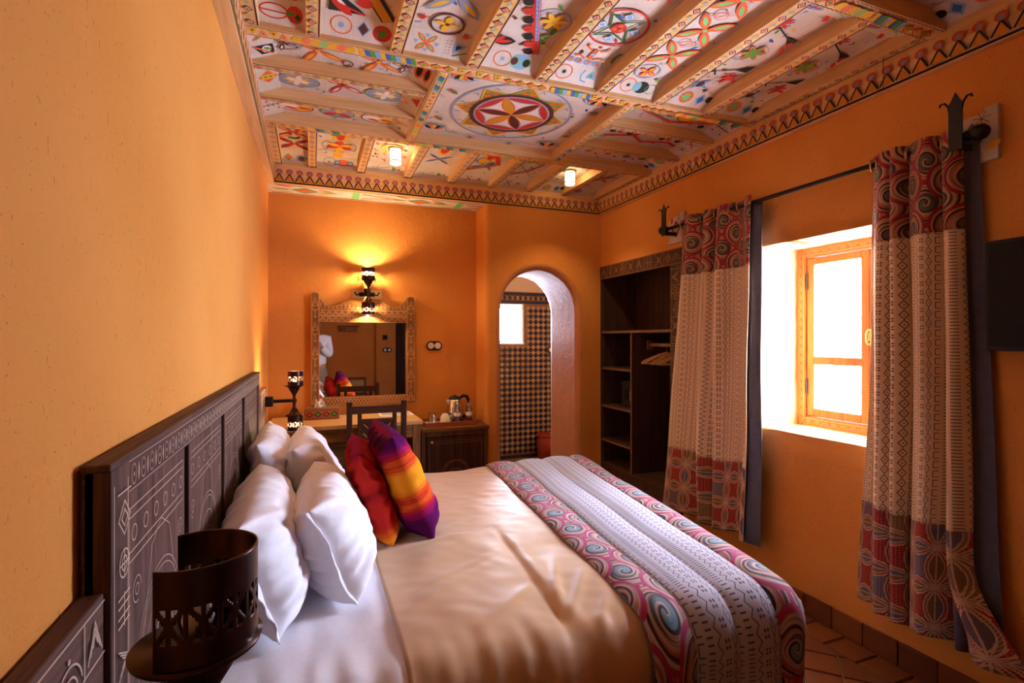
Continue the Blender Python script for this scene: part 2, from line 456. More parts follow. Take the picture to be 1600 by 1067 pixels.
# ---- flat painted decoration: polygons lying a hair proud of a surface
CR, CO, CY, CG, CB = lin(196, 52, 40), lin(222, 98, 48), lin(226, 170, 44), lin(84, 146, 60), lin(126, 164, 204)
CK, CBR, CW, CGY, CBL = lin(44, 36, 34), lin(92, 48, 40), lin(228, 214, 204), lin(140, 146, 168), lin(60, 100, 170)
CLG, CMG = lin(120, 190, 110), lin(150, 40, 40)
class Paint:
    def __init__(s, O, A, B, N, step=.00007):
        s.O, s.A, s.B, s.N = Vector(O), Vector(A).normalized(), Vector(B).normalized(), Vector(N).normalized()
        s.mb = MB(); s.k = 0; s.step = step
    def poly(s, pts, col):
        s.k += 1; h = .0006 + s.step * s.k
        s.mb.add([s.O + s.A * a + s.B * b + s.N * h for a, b in pts], [tuple(range(len(pts)))], col); return s
    def disc(s, c, r, col, n=22, ry=None, rot=0):
        ry = ry or r; ca, sa = math.cos(rot), math.sin(rot)
        return s.poly([(c[0] + r * math.cos(t) * ca - ry * math.sin(t) * sa, c[1] + r * math.cos(t) * sa + ry * math.sin(t) * ca) for t in [2 * PI * i / n for i in range(n)]], col)
    def ring(s, c, r, w, col, n=28, ry=None, a0=0, a1=2 * PI):
        ry = ry or r; s.k += 1; h = .0006 + s.step * s.k; vs = []; fs = []
        for i in range(n + 1):
            t = a0 + (a1 - a0) * i / n
            for q in (0, w):
                vs.append(s.O + s.A * (c[0] + (r - q) * math.cos(t)) + s.B * (c[1] + (ry - q) * math.sin(t)) + s.N * h)
        for i in range(n): fs.append((2 * i, 2 * i + 1, 2 * i + 3, 2 * i + 2))
        s.mb.add(vs, fs, col); return s
    def petal(s, c, ang, L, w, col, n=8, start=0):
        d = (math.cos(ang), math.sin(ang)); e = (-d[1], d[0]); up = []; dn = []
        for i in range(n + 1):
            t = i / n; x = start + (L - start) * t; y = w * math.sin(PI * t) ** .8 if 0 < t < 1 else 0
            up.append((c[0] + d[0] * x + e[0] * y, c[1] + d[1] * x + e[1] * y)); dn.append((c[0] + d[0] * x - e[0] * y, c[1] + d[1] * x - e[1] * y))
        return s.poly(up + dn[-2:0:-1], col)
    def dia(s, c, a, b, col): return s.poly([(c[0] - a, c[1]), (c[0], c[1] - b), (c[0] + a, c[1]), (c[0], c[1] + b)], col)
    def star(s, c, n, r1, r2, col, rot=0, ky=1):
        return s.poly([(c[0] + (r1 if i % 2 == 0 else r2) * math.cos(rot + PI * i / n), c[1] + ky * (r1 if i % 2 == 0 else r2) * math.sin(rot + PI * i / n)) for i in range(2 * n)], col)
    def line(s, pts, w, col, closed=False):
        s.k += 1; h = .0006 + s.step * s.k
        pts = list(pts) + ([pts[0]] if closed else []); vs = []; fs = []
        for i, p in enumerate(pts):
            q0 = pts[max(i - 1, 0)]; q1 = pts[min(i + 1, len(pts) - 1)]
            if closed and i in (0, len(pts) - 1): q0, q1 = pts[-2], pts[1]
            d = Vector((q1[0] - q0[0], q1[1] - q0[1])); d = d.normalized() if d.length > 1e-9 else Vector((1, 0))
            if 0 < i < len(pts) - 1:
                d0 = Vector((p[0] - q0[0], p[1] - q0[1])); k = max(.5, abs(d0.normalized().dot(d))) if d0.length > 1e-9 else 1
            else: k = 1
            for sg in (-1, 1): vs.append(s.O + s.A * (p[0] - d[1] * sg * w / 2 / k) + s.B * (p[1] + d[0] * sg * w / 2 / k) + s.N * h)
        for i in range(len(pts) - 1): fs.append((2 * i, 2 * i + 1, 2 * i + 3, 2 * i + 2))
        s.mb.add(vs, fs, col); return s
    def rect(s, a0, b0, a1, b1, col): return s.poly([(a0, b0), (a1, b0), (a1, b1), (a0, b1)], col)
    # motifs
    def quatre(s, c, R, col, inner, rot=PI / 4, n=4, w=.17, core=None, out=None):
        for i in range(n):
            a = rot + 2 * PI * i / n
            if out: s.petal(c, a, R * 1.04, R * w * 1.25, out)
            s.petal(c, a, R, R * w, col); s.petal(c, a, R * .82, R * w * .45, inner, start=R * .25)
        if core: s.dia(c, R * .1, R * .1, core)
        return s
    def burst(s, c, r, col, n=8, w=.0025, rot=.2):
        for i in range(n): a = rot + 2 * PI * i / n; s.line([c, (c[0] + r * math.cos(a), c[1] + r * math.sin(a))], w, col)
        return s
    def flower_ring(s, c, R, ringc, pet, n=6, w=.008, fill=None):
        if fill: s.disc(c, R, fill)
        s.ring(c, R, w, ringc)
        for i in range(n): s.petal(c, 2 * PI * i / n + .3, R * .84, R * .17, pet)
        return s
    def fill(s, a0, a1, b0, b1, n, seed):
        rn = random.Random(seed); k = 0
        for _ in range(n):
            c = (rn.uniform(a0, a1), rn.uniform(b0, b1)); q = rn.random(); col = rn.choice((CR, CG, CBR, CO, CY, CGY, CBL, CK)); d = rn.uniform(0, 6.28)
            if q < .25: s.burst(c, .016, CBR, 6, .0017, d)
            elif q < .5: s.petal(c, d, .034, .007, col)
            elif q < .65: s.line([c, (c[0] + .014 * math.cos(d), c[1] + .014 * math.sin(d)), (c[0] + .028 * math.cos(d + .5), c[1] + .028 * math.sin(d + .5))], .0035, col)
            elif q < .8: s.dia(c, .010, .010, col)
            else: s.line([(c[0] - .012, c[1] - .008), (c[0], c[1] + .006), (c[0] + .012, c[1] - .008)], .0028, col)
        return s
    def build(s, name, parent): return s.mb.build(name, 'paint', parent, fix=False)

# ------------------------------------------------------------------ the room shell
XL, XR, YD, YA, YF = -.30, 2.36, 4.19, 3.93, -1.60      # left wall, right wall, desk wall, arch wall, wall behind
ZT0, ZT1 = H + 1.084, H + 1.213                          # painted frieze board
ZB, ZP = H + 1.213, H + 1.277                            # underside of beams, of ceiling boards
ZTOP = H + 1.36

def dense(vals, step):
    out = []
    for a, b in zip(vals[:-1], vals[1:]):
        n = max(1, round((b - a) / step)); out += [a + (b - a) * i / n for i in range(n)]
    return out + [vals[-1]]
def holed_wall(name, P, us, vs, holes, depth, m, bev=.03, amp=.004, inward=1):
    """P(u, v, d) -> point; holes = (u0, v0, u1, v1, depth)."""
    bm = bmesh.new(); V = {}
    def vert(i, j, d):
        k = (i, j, d)
        if k not in V: V[k] = bm.verts.new(P(us[i], vs[j], d))
        return V[k]
    def hole_at(u, v):
        for h in holes:
            if h[0] - 1e-6 < u < h[2] + 1e-6 and h[1] - 1e-6 < v < h[3] + 1e-6: return h
        return None
    edges = []
    nu, nv = len(us) - 1, len(vs) - 1
    cell = [[hole_at((us[i] + us[i + 1]) / 2, (vs[j] + vs[j + 1]) / 2) for j in range(nv)] for i in range(nu)]
    for i in range(nu):
        for j in range(nv):
            if not cell[i][j]: bm.faces.new([vert(i, j, 0), vert(i + 1, j, 0), vert(i + 1, j + 1, 0), vert(i, j + 1, 0)]); continue
            d = cell[i][j][4]
            for (di, dj, a, b) in ((-1, 0, (i, j), (i, j + 1)), (1, 0, (i + 1, j), (i + 1, j + 1)), (0, -1, (i, j), (i + 1, j)), (0, 1, (i, j + 1), (i + 1, j + 1))):
                ni, nj = i + di, j + dj
                if 0 <= ni < nu and 0 <= nj < nv and not cell[ni][nj]:
                    bm.faces.new([vert(*a, 0), vert(*b, 0), vert(*b, d), vert(*a, d)])
                    edges.append((a, b))
    bm.verts.ensure_lookup_table()
    ee = [e for e in (bm.edges.get([V[(*a, 0)], V[(*b, 0)]]) for a, b in edges) if e]
    if bev: bmesh.ops.bevel(bm, geom=ee, offset=bev, segments=4, profile=.5, affect='EDGES')
    for v in bm.verts:
        c = v.co; v.co = c + Vector((n3(c.x * 4, c.y * 4, c.z * 4), n3(c.x * 4 + 9, c.y * 4, c.z * 4), n3(c.x * 4, c.y * 4 + 5, c.z * 4))) * amp
    bm.normal_update(); eye = Vector((2.1, 5.0, 1.55)) if name == 'wall_bathroom' else Vector((1.0, 1.6, 1.3))
    for f in bm.faces:
        if f.normal.dot(eye - f.calc_center_median()) < 0: f.normal_flip()
    me = bpy.data.meshes.new(name); bm.to_mesh(me); bm.free()
    me.materials.append(M[m]); me.polygons.foreach_set('use_smooth', [True] * len(me.polygons))
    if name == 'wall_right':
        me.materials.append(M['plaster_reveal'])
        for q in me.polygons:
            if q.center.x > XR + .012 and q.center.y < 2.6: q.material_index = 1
    o = bpy.data.objects.new(name, me); COL.objects.link(o)
    return tag(o, kind='structure')

holed_wall('wall_left', lambda u, v, d: (XL, u, v), dense([YF - .05, YD + .05], .15), dense([-.02, ZTOP], .15), [], 0, 'plaster', 0)
holed_wall('wall_back', lambda u, v, d: (u, YD, v), dense([XL - .05, 1.34], .15), dense([-.02, ZTOP], .15), [], 0, 'plaster', 0)
WY0, WY1, WZ0, WZ1 = 1.38, 2.21, H - .495, H + .52          # window opening
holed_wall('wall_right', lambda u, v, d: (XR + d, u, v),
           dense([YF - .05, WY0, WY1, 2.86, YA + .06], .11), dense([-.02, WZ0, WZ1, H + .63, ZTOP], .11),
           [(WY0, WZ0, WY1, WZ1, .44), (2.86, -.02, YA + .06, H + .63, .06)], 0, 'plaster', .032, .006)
holed_wall('wall_front', lambda u, v, d: (u, YF, v), dense([XL - .05, XR + .05], .3), dense([-.02, ZTOP], .3), [], 0, 'plaster', 0)

# wall with the arched passage, its return into the desk alcove rounded at the corner
AX0, AX1, ASP = 1.437, 2.127, H + .235
acx, AR = (AX0 + AX1) / 2, (AX1 - AX0) / 2
def arch_profile(off, n=20):
    pts = [(AX0 - off, -.02), (AX0 - off, .7), (AX0 - off, ASP)]
    pts += [(acx - (AR + off) * math.cos(PI * i / n), ASP + (AR + off) * math.sin(PI * i / n)) for i in range(1, n)]
    return pts + [(AX1 + off, ASP), (AX1 + off, .7), (AX1 + off, -.02)]
mb = MB()
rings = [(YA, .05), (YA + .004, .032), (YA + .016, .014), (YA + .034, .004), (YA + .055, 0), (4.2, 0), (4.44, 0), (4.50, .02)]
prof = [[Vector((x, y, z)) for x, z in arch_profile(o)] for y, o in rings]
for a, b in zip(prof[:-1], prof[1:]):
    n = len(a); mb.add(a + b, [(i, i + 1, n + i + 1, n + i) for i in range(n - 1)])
jamb_faces = len(mb.f)
for y, off, x0, x1 in ((YA, .05, 1.34, XR + .06), (4.50, .02, 1.20, 3.3)):
    p = arch_profile(off); n = len(p); zt = ZTOP
    top = [(x0, y, zt)] + [(x, y, zt) for x, z in p[2:-2]] + [(x1, y, zt)]
    # columns above the arch
    for i in range(2, n - 3):
        (xa, za), (xb, zb) = p[i], p[i + 1]
        mb.add([(xa, y, za), (xb, y, zb), (xb, y, zt), (xa, y, zt)], [(0, 1, 2, 3)])
    mb.add([(x0, y, -.02), (p[0][0], y, -.02), (p[0][0], y, zt), (x0, y, zt)], [(0, 1, 2, 3)])
    mb.add([(p[-1][0], y, -.02), (x1, y, -.02), (x1, y, zt), (p[-1][0], y, zt)], [(0, 1, 2, 3)])
for i in range(6):      # rounded corner and return
    a0, a1 = PI / 2 * i / 6, PI / 2 * (i + 1) / 6
    q = [(1.34 - .04 * math.sin(a), YA + .04 - .04 * math.cos(a)) for a in (a0, a1)]
    mb.add([(*q[0], -.02), (*q[1], -.02), (*q[1], ZTOP), (*q[0], ZTOP)], [(0, 1, 2, 3)])
mb.add([(1.30, YA + .04, -.02), (1.30, YD + .05, -.02), (1.30, YD + .05, ZTOP), (1.30, YA + .04, ZTOP)], [(0, 1, 2, 3)])
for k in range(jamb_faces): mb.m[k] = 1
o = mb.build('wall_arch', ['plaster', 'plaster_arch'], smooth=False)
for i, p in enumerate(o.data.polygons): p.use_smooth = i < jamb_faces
tag(o, kind='structure')

# ------------------------------------------------------------------ floor of terracotta tiles
fl = tag(MB().box((XL - .05, YF - .05, -.06), (XR + .5, 5.7, -.008)).build('floor', 'grout'), kind='structure')
def tile_mesh(name, w, h, t, m):
    me = MB().add([(-w, -h, 0), (w, -h, 0), (w, h, 0), (-w, h, 0), (-w + .004, -h + .004, t), (w - .004, -h + .004, t), (w - .004, h - .004, t), (-w + .004, h - .004, t)],
                  [(4, 5, 6, 7), (0, 1, 5, 4), (1, 2, 6, 5), (2, 3, 7, 6), (3, 0, 4, 7)])
    m_ = bpy.data.meshes.new(name); m_.from_pydata([tuple(v) for v in me.v], [], me.f); m_.materials.append(M[m]); return m_
def link_tile(name, me, loc, rot, parent):
    o = bpy.data.objects.new(name, me); COL.objects.link(o); o.parent = parent; o.location = loc; o.rotation_euler = rot; return o
T = .151
sq = tile_mesh('floor_tile', T / 2 - .004, T / 2 - .004, .010, 'terracotta')
y = -.80
while y < 3.85:
    link_tile('floor_tile', sq, (XR - .02 - T / 2, y, -.008 + random.uniform(-.0012, .0012)), (0, 0, 0), fl); y += T
dmax = XR - .02 - T - .004
cnt = 0
for i in range(-40, 60):
    for j in range(-40, 60):
        a, b = (i + .5) * T, (j + .5) * T
        x, y = (a - b) / math.sqrt(2) + 1.2, (a + b) / math.sqrt(2)
        if 1.30 < x < dmax + .10 and -.5 < y < 3.85:
            if x + T / math.sqrt(2) > dmax:          # cut where it meets the border row
                r_ = T / math.sqrt(2) - .0055; pg = []; sqp = [(x - r_, y), (x, y - r_), (x + r_, y), (x, y + r_)]
                for (p0, p1) in zip(sqp, sqp[1:] + sqp[:1]):
                    if p0[0] <= dmax: pg.append(p0)
                    if (p0[0] - dmax) * (p1[0] - dmax) < 0: t_ = (dmax - p0[0]) / (p1[0] - p0[0]); pg.append((dmax, p0[1] + t_ * (p1[1] - p0[1])))
                if len(pg) >= 3: MB().prism(pg, 'z', -.009, .002 + random.uniform(-.0012, .0012)).build('floor_tile', 'terracotta', fl)
                continue
            link_tile('floor_tile', sq, (x, y, -.008 + random.uniform(-.0015, .0015)), (random.uniform(-.006, .006), random.uniform(-.006, .006), PI / 4), fl); cnt += 1
# plain field beyond the pieces that can be seen (under the bed, behind the camera)
tag(MB().box((XL, YF, -.008), (1.30, YA, -.001)).build('floor_field', 'terracotta', fl), kind='stuff')
# baseboard tiles
bb = tag(MB().box((XR - .012, YF, -.005), (XR + .004, 2.86, .098)).build('baseboard_right', 'grout'), kind='structure')
bt = MB().box((-.006, -T / 2 + .003, 0), (.010, T / 2 - .003, .104)).build('base_tile', 'terracotta', bb, bevel=.003)
bt.location = (XR - .016, 1.84, 0)
for k in range(-18, 7):
    if k == 0: continue
    c = bt.copy(); COL.objects.link(c); c.parent = bb; c.location = (XR - .016 + random.uniform(-.002, .002), 1.84 + k * T, random.uniform(-.002, .001))

# ------------------------------------------------------------------ ceiling: boards, beams, joists, coves and their painting
ceil = tag(MB().box((XL - .1, YF - .1, ZP + .035), (XR + .1, YD + .1, ZTOP + .06)).build('ceiling', 'pine_x'), kind='structure')
TX0, TX1, TY1 = -.245, 2.33, 3.92            # inner faces of the frieze boards
def board(name, lo, hi, m='panel', parent=None): return box(name, lo, hi, m, parent or ceil, bevel=.002)

def band_main(P, L, w, seed):
    """painted underside of a main beam, a in 0..L, b in 0..w"""
    rn = random.Random(seed)
    for b in (.007, w - .007):
        n = int(L / .012)
        P.line([(L * i / n, b + (.0022 if i % 2 else -.0022)) for i in range(n + 1)], .0028, CBR)
    a = .01; kind = rn.randrange(4); lo, hi = .016, w - .016; mid = w / 2
    while a < L - .05:
        seg = min(rn.uniform(.14, .26), L - a - .01); 
        if kind == 0:
            n = max(2, int(seg / .036))
            for i in range(n):
                x = a + seg * i / n; d = seg / n * .92
                up = i % 2 == 0; c = CY if up else lin(228, 140, 90)
                P.poly([(x, lo), (x + d, lo), (x + d / 2, hi)] if up else [(x, hi), (x + d, hi), (x + d / 2, lo)], c)
                yy = lo + (hi - lo) * (.36 if up else .64); P.dia((x + d / 2, yy), d * .16, .006, CK if up else CR)
        elif kind == 1:
            n = max(4, int(seg / .020))
            for i in range(n):
                x = a + seg * i / n; d = seg / n
                P.poly([(x, lo), (x + d, lo), (x + d * 1.7, hi), (x + d * .7, hi)], (CY, CBL, CG, CB)[i % 4])
        elif kind == 2:
            n = max(3, int(seg / .032))
            for i in range(n):
                x = a + seg * (i + .5) / n
                P.disc((x, mid), seg / n * .62, (CY, lin(232, 120, 80), CY, lin(150, 190, 110))[i % 4], 14, (hi - lo) / 2, .5)
        else:
            n = max(2, int(seg / .045))
            for i in range(n):
                x = a + seg * (i + .5) / n; P.dia((x, mid), seg / n * .46, (hi - lo) / 2, CR); P.dia((x, mid), seg / n * .33, (hi - lo) * .33, CY); P.dia((x, mid), seg / n * .2, (hi - lo) * .2, CG)
        a += seg + .012; kind = (kind + rn.choice((1, 2, 3))) % 4
    return P
def band_joist(P, L, w, line_b):
    P.line([(0, line_b), (L, line_b)], .006, CBR)
    mid = w / 2 + (.003 if line_b < w / 2 else -.003); n = max(3, int(L / .040))
    for i in range(n):
        a = L * (i + .5) / n; r = L / n * .5; k = w * .30
        if i % 2 == 0:
            P.dia((a, mid), r * .88, k * 1.1, CBR); P.dia((a, mid), r * .60, k * .75, CW); P.dia((a, mid), r * .46, k * .58, CO)
        else:
            P.star((a, mid), 4, r * .95, r * .55, CY, 0, k * 1.15 / (r * .95)); P.dia((a, mid), r * .44, k * .55, CB)
    return P
def main_beam(lo, hi, axis, seed, name='main_beam', parent=None):
    o = board(name, lo, hi, 'pine_' + axis)
    L = hi[0] - lo[0] if axis == 'x' else hi[1] - lo[1]; w = hi[1] - lo[1] if axis == 'x' else hi[0] - lo[0]
    A, B = ((1, 0, 0), (0, 1, 0)) if axis == 'x' else ((0, 1, 0), (1, 0, 0))
    band_main(Paint((lo[0], lo[1], lo[2]), A, B, (0, 0, -1)), L, w, seed).build('painted_band', o); return o
def joist(lo, hi, axis, low_line=False):
    o = board('joist', lo, hi, 'pine_' + axis)
    L = hi[0] - lo[0] if axis == 'x' else hi[1] - lo[1]; w = hi[1] - lo[1] if axis == 'x' else hi[0] - lo[0]
    A, B = ((1, 0, 0), (0, 1, 0)) if axis == 'x' else ((0, 1, 0), (1, 0, 0))
    band_joist(Paint((lo[0], lo[1], lo[2]), A, B, (0, 0, -1)), L, w, .005 if low_line else w - .005).build('painted_band', o); return o
ZJ = ZB + .004
BEAM_Y = {'B0': (.33, .405), 'B': (1.273, 1.35), 'A': (2.22, 2.298), 'C': (3.16, 3.232)}
for k, (y0, y1) in BEAM_Y.items(): main_beam((TX0, y0, ZB), (TX1, y1, ZP + .03), 'x', {'B0': 3, 'B': 5, 'A': 2, 'C': 9}[k])
JX = [(-.245, -.19), (-.023, .031), (.307, .362), (.640, .700), (.978, 1.034), (1.308, 1.361), (1.639, 1.694), (1.960, 2.018), (2.278, 2.33)]
for y0, y1 in ((1.35, 2.22), (3.232, 3.92), (YF, .33)):
    for a, b in JX: joist((a, y0, ZJ), (b, y1, ZP), 'y', low_line=False)
for y0, y1 in ((2.298, 3.16), (.405, 1.273)):
    main_beam((.532, y0, ZB), (.592, y1, ZP + .03), 'y', 4, 'cross_beam'); main_beam((1.517, y0, ZB), (1.573, y1, ZP + .03), 'y', 6, 'cross_beam')
    for x0, x1 in ((TX0, .532), (1.573, TX1)):
        for a, b in ((.232, .282), (.562, .607)): joist((x0, y0 + a, ZJ), (x1, y0 + b, ZP), 'x', low_line=True)

def cove_y(x0, x1, y_beam, out, h=.045, d=.11):
    """sloping board closing a bay against a beam that runs along x; out = direction away from the beam"""
    y2 = y_beam + out * d
    o = MB().prism([(y_beam, ZB + .022), (y2, ZP - .001), (y_beam, ZP + .002)], 'x', x0, x1).build('cove_board', 'panel', ceil)
    e = Vector((0, y2 - y_beam, ZP - .001 - ZB - .022)); nrm = e.cross(Vector((1, 0, 0))); nrm = nrm if nrm.z < 0 else -nrm
    return o, Paint(((x0 + x1) / 2, (y_beam + y2) / 2, (ZB + .022 + ZP - .001) / 2), (1, 0, 0), e, nrm), (x1 - x0) / 2, e.length / 2
def cove_x(y0, y1, x_beam, out, d=.10):
    x2 = x_beam + out * d
    o = MB().prism([(x_beam, ZB + .022), (x2, ZP - .001), (x_beam, ZP + .002)], 'y', y0, y1).build('cove_board', 'panel', ceil)
    e = Vector((x2 - x_beam, 0, ZP - .001 - ZB - .022)); nrm = e.cross(Vector((0, 1, 0))); nrm = nrm if nrm.z < 0 else -nrm
    return o, Paint(((x_beam + x2) / 2, (y0 + y1) / 2, (ZB + .022 + ZP - .001) / 2), (0, 1, 0), e, nrm), (y1 - y0) / 2, e.length / 2
def cove_art(P, k, w, h):
    if k == 0:
        P.ring((-.06, 0), .042, .005, CO); P.star((-.06, 0), 8, .016, .008, CB); P.dia((.025, 0), .026, .036, CB); P.dia((.025, 0), .02, .03, CBR); P.disc((.10, -.004), .038, CR); P.star((.10, -.004), 5, .03, .013, CG)
    elif k == 1:
        P.quatre((-.05, 0), .058, CO, CLG, PI / 4, w=.2)
        for a, b in ((-.05, .035), (-.05, -.035), (-.095, 0), (-.005, 0)): P.poly([(a, b - .011), (a + .011, b + .008), (a - .011, b + .008)], CB)
        for i in range(5):
            P.line([(.03, -.035 + i * .016), (.04, -.028 + i * .016)], .002, CK); P.line([(.055, -.028 + i * .016), (.045, -.035 + i * .016)], .002, CK)
        P.poly([(.07, -.03), (.125, .02), (.07, .03)], CB); P.poly([(.078, -.012), (.105, .013), (.078, .018)], CK); P.line([(.07, -.04), (.13, -.012)], .006, CG)
    elif k == 2:
        P.ring((-.045, 0), .042, .005, CO); P.star((-.045, 0), 8, .014, .007, CB); P.disc((.04, 0), .05, CB, 24, .04); P.disc((.012, 0), .022, CLG, 20, .026); P.disc((.012, 0), .017, CBR, 20, .021); P.disc((.07, 0), .022, CLG, 20, .026); P.disc((.07, 0), .017, CK, 20, .021)
    elif k == 3:
        P.ring((-.07, 0), .042, .005, CO); P.star((-.07, 0), 8, .016, .007, CK); P.line([(.03, .03), (.02, 0), (.03, -.03), (.06, -.035)], .008, CB); P.poly([(.045, -.01), (.10, -.015), (.07, .035)], CB); P.poly([(.058, -.003), (.085, -.006), (.07, .02)], CG)
    elif k == 4:
        P.disc((-.105, .01), .025, CB, 16, .012); P.ring((-.045, 0), .042, .005, CO); P.star((-.045, 0), 8, .014, .007, CK); P.disc((.03, 0), .042, CK, 22, .036); P.disc((.005, 0), .022, CLG, 20, .03); P.disc((.005, 0), .017, CB, 20, .025); P.ring((.085, 0), .03, .004, CG)
    elif k == 5:
        P.dia((-.10, 0), .03, .03, CB); P.disc((-.02, 0), .038, CO); P.star((-.02, 0), 8, .034, .018, CLG); P.dia((.07, 0), .03, .04, CB); P.dia((.07, 0), .018, .026, CBL); P.disc((.12, .01), .02, CK)
    elif k == 6:
        P.disc((-.06, 0), .05, CB, 20, .026); P.line([(-.1, 0), (-.02, 0)], .01, CR); P.line([(-.06, -.022), (-.06, .022)], .01, CR); P.line([(.02, -.03), (.10, .0), (.12, .03)], .006, CLG)
    elif k == 7:
        P.quatre((-.06, 0), .055, CO, CG, PI / 4, w=.2); P.poly([(.02, -.045), (.02, .04), (.09, .045), (.095, -.01)], CK); P.disc((.055, .012), .028, CW, 18, .02); P.line([(.02, -.045), (.1, .04)], .010, CO); P.petal((.04, .0), .9, .04, .009, CG)
    elif k == 8:
        P.dia((0, 0), .06, .045, CO); P.rect(-.022, -.03, .022, .03, CY); P.disc((0, .012), .009, CG); P.disc((0, -.012), .009, CG)
    elif k == 9:
        P.line([(0, -.05), (0, .05)], .008, CBR)
        for q in (-.03, -.005, .02): P.line([(-.025, q + .014), (0, q), (.025, q + .014)], .004, CBR)
        for a, b in ((-.05, .03), (.05, .03), (-.05, -.03), (.05, -.03)): P.disc((a, b), .008, CR)
    elif k == 10:
        P.line([(-.10, 0), (-.03, .0), (.03, .018)], .005, CG); P.line([(-.06, .0), (-.045, .025)], .004, CG); P.line([(-.06, .0), (-.045, -.025)], .004, CG); P.poly([(.05, -.025), (.085, 0), (.05, .025)], CG); P.disc((.1, 0), .009, CR)
    elif k == 11:
        P.ring((-.05, 0), .045, .004, CG); P.disc((.04, 0), .05, CO, 22, .035); P.disc((0, 0), .024, CBL); P.disc((.085, 0), .024, CBL); P.disc((0, 0), .017, CGY); P.disc((.085, 0), .017, CGY); P.disc((-.055, 0), .012, CR, 12, .006)
    elif k == 12:
        P.line([(-.06, -.03), (-.01, .03)], .006, CMG); P.line([(-.06, .03), (-.01, -.03)], .006, CMG); P.burst((.05, 0), .035, CG, 6, .004); P.disc((.05, 0), .01, CR)
    return P
def long_art(P, k, hw, L):
    """a runs away from the cove; b across, within +-hw"""
    rn = random.Random(k * 17 + 3)
    def tick(n, a0=0, a1=None):
        for _ in range(n):
            c = (rn.uniform(a0, a1 or L), rn.choice((-1, 1)) * rn.uniform(hw * .62, hw * .82)); P.burst(c, .018, CBR, 7, .0016, rn.random())
    if k == 0:
        for a in (.03, .30, .55):
            P.ring((a + .05, -.0), .10, .008, CR, 24, .035); P.petal((a - .03, 0), 0, .17, .012, CR); P.dia((a - .01, .04), .02, .02, CG); P.disc((a + .0, .045), .03, CR, 10, .015)
    elif k == 1:
        P.poly([(.0, -.11), (.12, -.11), (.09, -.05), (.045, .0), (.01, .03)], CK); P.petal((.10, -.11), 2.5, .15, .022, CR); P.petal((.10, -.095), 2.5, .085, .008, CW); P.line([(.13, -.10), (.055, -.085), (.01, .025)], .011, CR)
        P.line([(0, .12), (.22, .0)], .060, CK); P.line([(.0, .115), (.22, -.005)], .038, lin(206, 140, 40)); P.disc((.085, .02), .03, CR); P.disc((.20, -.03), .035, CK); P.flower_ring((.36, .04), .075, CGY, CY); P.quatre((.52, -.03), .10, CO, CG); tick(3, .2)
    elif k == 2:
        P.ring((.07, .01), .072, .010, CBR); P.petal((.07, .01), 0.1, .055, .016, CY); P.petal((.07, .01), PI / 2 + .1, .055, .012, CY); P.petal((.07, .01), PI + .1, .055, .016, CY); P.petal((.07, .01), -PI / 2 + .1, .055, .012, CY); P.disc((.07, .01), .010, CBR)
        for c in ((.085, -.095), (.015, .105)): P.dia(c, .017, .017, CR); P.burst(c, .026, CR, 8, .0016)
        for a in (.25, .56): P.quatre((a, .01), .155, CGY, CY, PI / 4, w=.15, core=CY)
        P.ring((.405, 0), .06, .008, CBR); P.star((.405, 0), 6, .045, .02, CY); tick(4, .1)
    elif k == 3:
        P.line([(-.0, .09), (.42, -.085)], .034, CR)
        for i in range(8):
            a = .02 + i * .052; b = .09 - .175 * a / .42
            P.disc((a - .012, b - .028), .022, CR if i % 2 else CK, 14); 
        P.line([(.10, .055), (.40, -.07)], .017, CB)
        for i in range(12): a = .11 + i * .024; P.line([(a, .058 - (a - .10) * .417), (a + .008, .042 - (a - .10) * .417)], .003, CBL)
        P.line([(0, .10), (.42, -.075)], .004, CO); P.petal((.03, -.12), 1.2, .10, .028, CK); P.petal((.03, -.12), 1.2, .085, .012, CR); P.petal((.03, -.12), .6, .07, .012, CR)
        P.flower_ring((.245, .065), .072, CGY, CY, 6, .006); P.dia((.135, .075), .02, .02, CLG); P.dia((.135, .075), .014, .014, CG); P.disc((.185, .09), .025, CG, 14, .012); P.disc((.095, .085), .011, CG); tick(3)
        P.flower_ring((.56, -.02), .085, CR, CO, 8, .007)
    elif k == 4:
        for i in range(4): P.ring((.022, -.075 + i * .045), .020, .007, CB, 14); P.disc((.022, -.075 + i * .045), .011, CO, 10)
        for s in (-1, 1):
            P.line([(.05, .02 * s), (.07, .05 * s), (.06, .075 * s)], .010, CO); P.line([(.12, .02 * s), (.14, .05 * s), (.16, .05 * s)], .010, CO); P.line([(.06, .11 * s), (.10, .105 * s), (.14, .115 * s)], .012, CG); P.line([(.055, .118 * s), (.10, .113 * s), (.145, .123 * s)], .004, CK)
        P.line([(.055, 0), (.13, 0)], .022, CO); P.dia((.092, 0), .012, .012, CB)
        c = (.30, .0); P.ring(c, .125, .010, CR, 36); 
        P.line([(c[0] + .105 * math.cos(t + PI / 4) * (1 if i % 2 == 0 else .38), c[1] + .105 * math.sin(t + PI / 4) * (1 if i % 2 == 0 else .38)) for i, t in enumerate([PI * j / 4 for j in range(8)])], .009, lin(50, 96, 50), True)
        for i in range(4): d = (c[0] + .078 * math.cos(i * PI / 2), c[1] + .078 * math.sin(i * PI / 2)); P.dia(d, .026, .026, CGY); P.dia(d, .019, .019, CW); P.dia(d, .014, .014, CB)
        P.disc(c, .032, CR); 
        for i in range(3): P.petal(c, i * 2.1, .03, .010, CO)
        P.disc(c, .010, CMG)
        for s in (-1, 1): P.line([(.50, .02 * s), (.53, .06 * s), (.51, .09 * s)], .010, CO)
        P.line([(.49, 0), (.57, 0)], .02, CO); P.ring((.66, 0), .07, .008, CR); P.star((.66, 0), 8, .05, .024, CB); tick(3)
    elif k == 5:
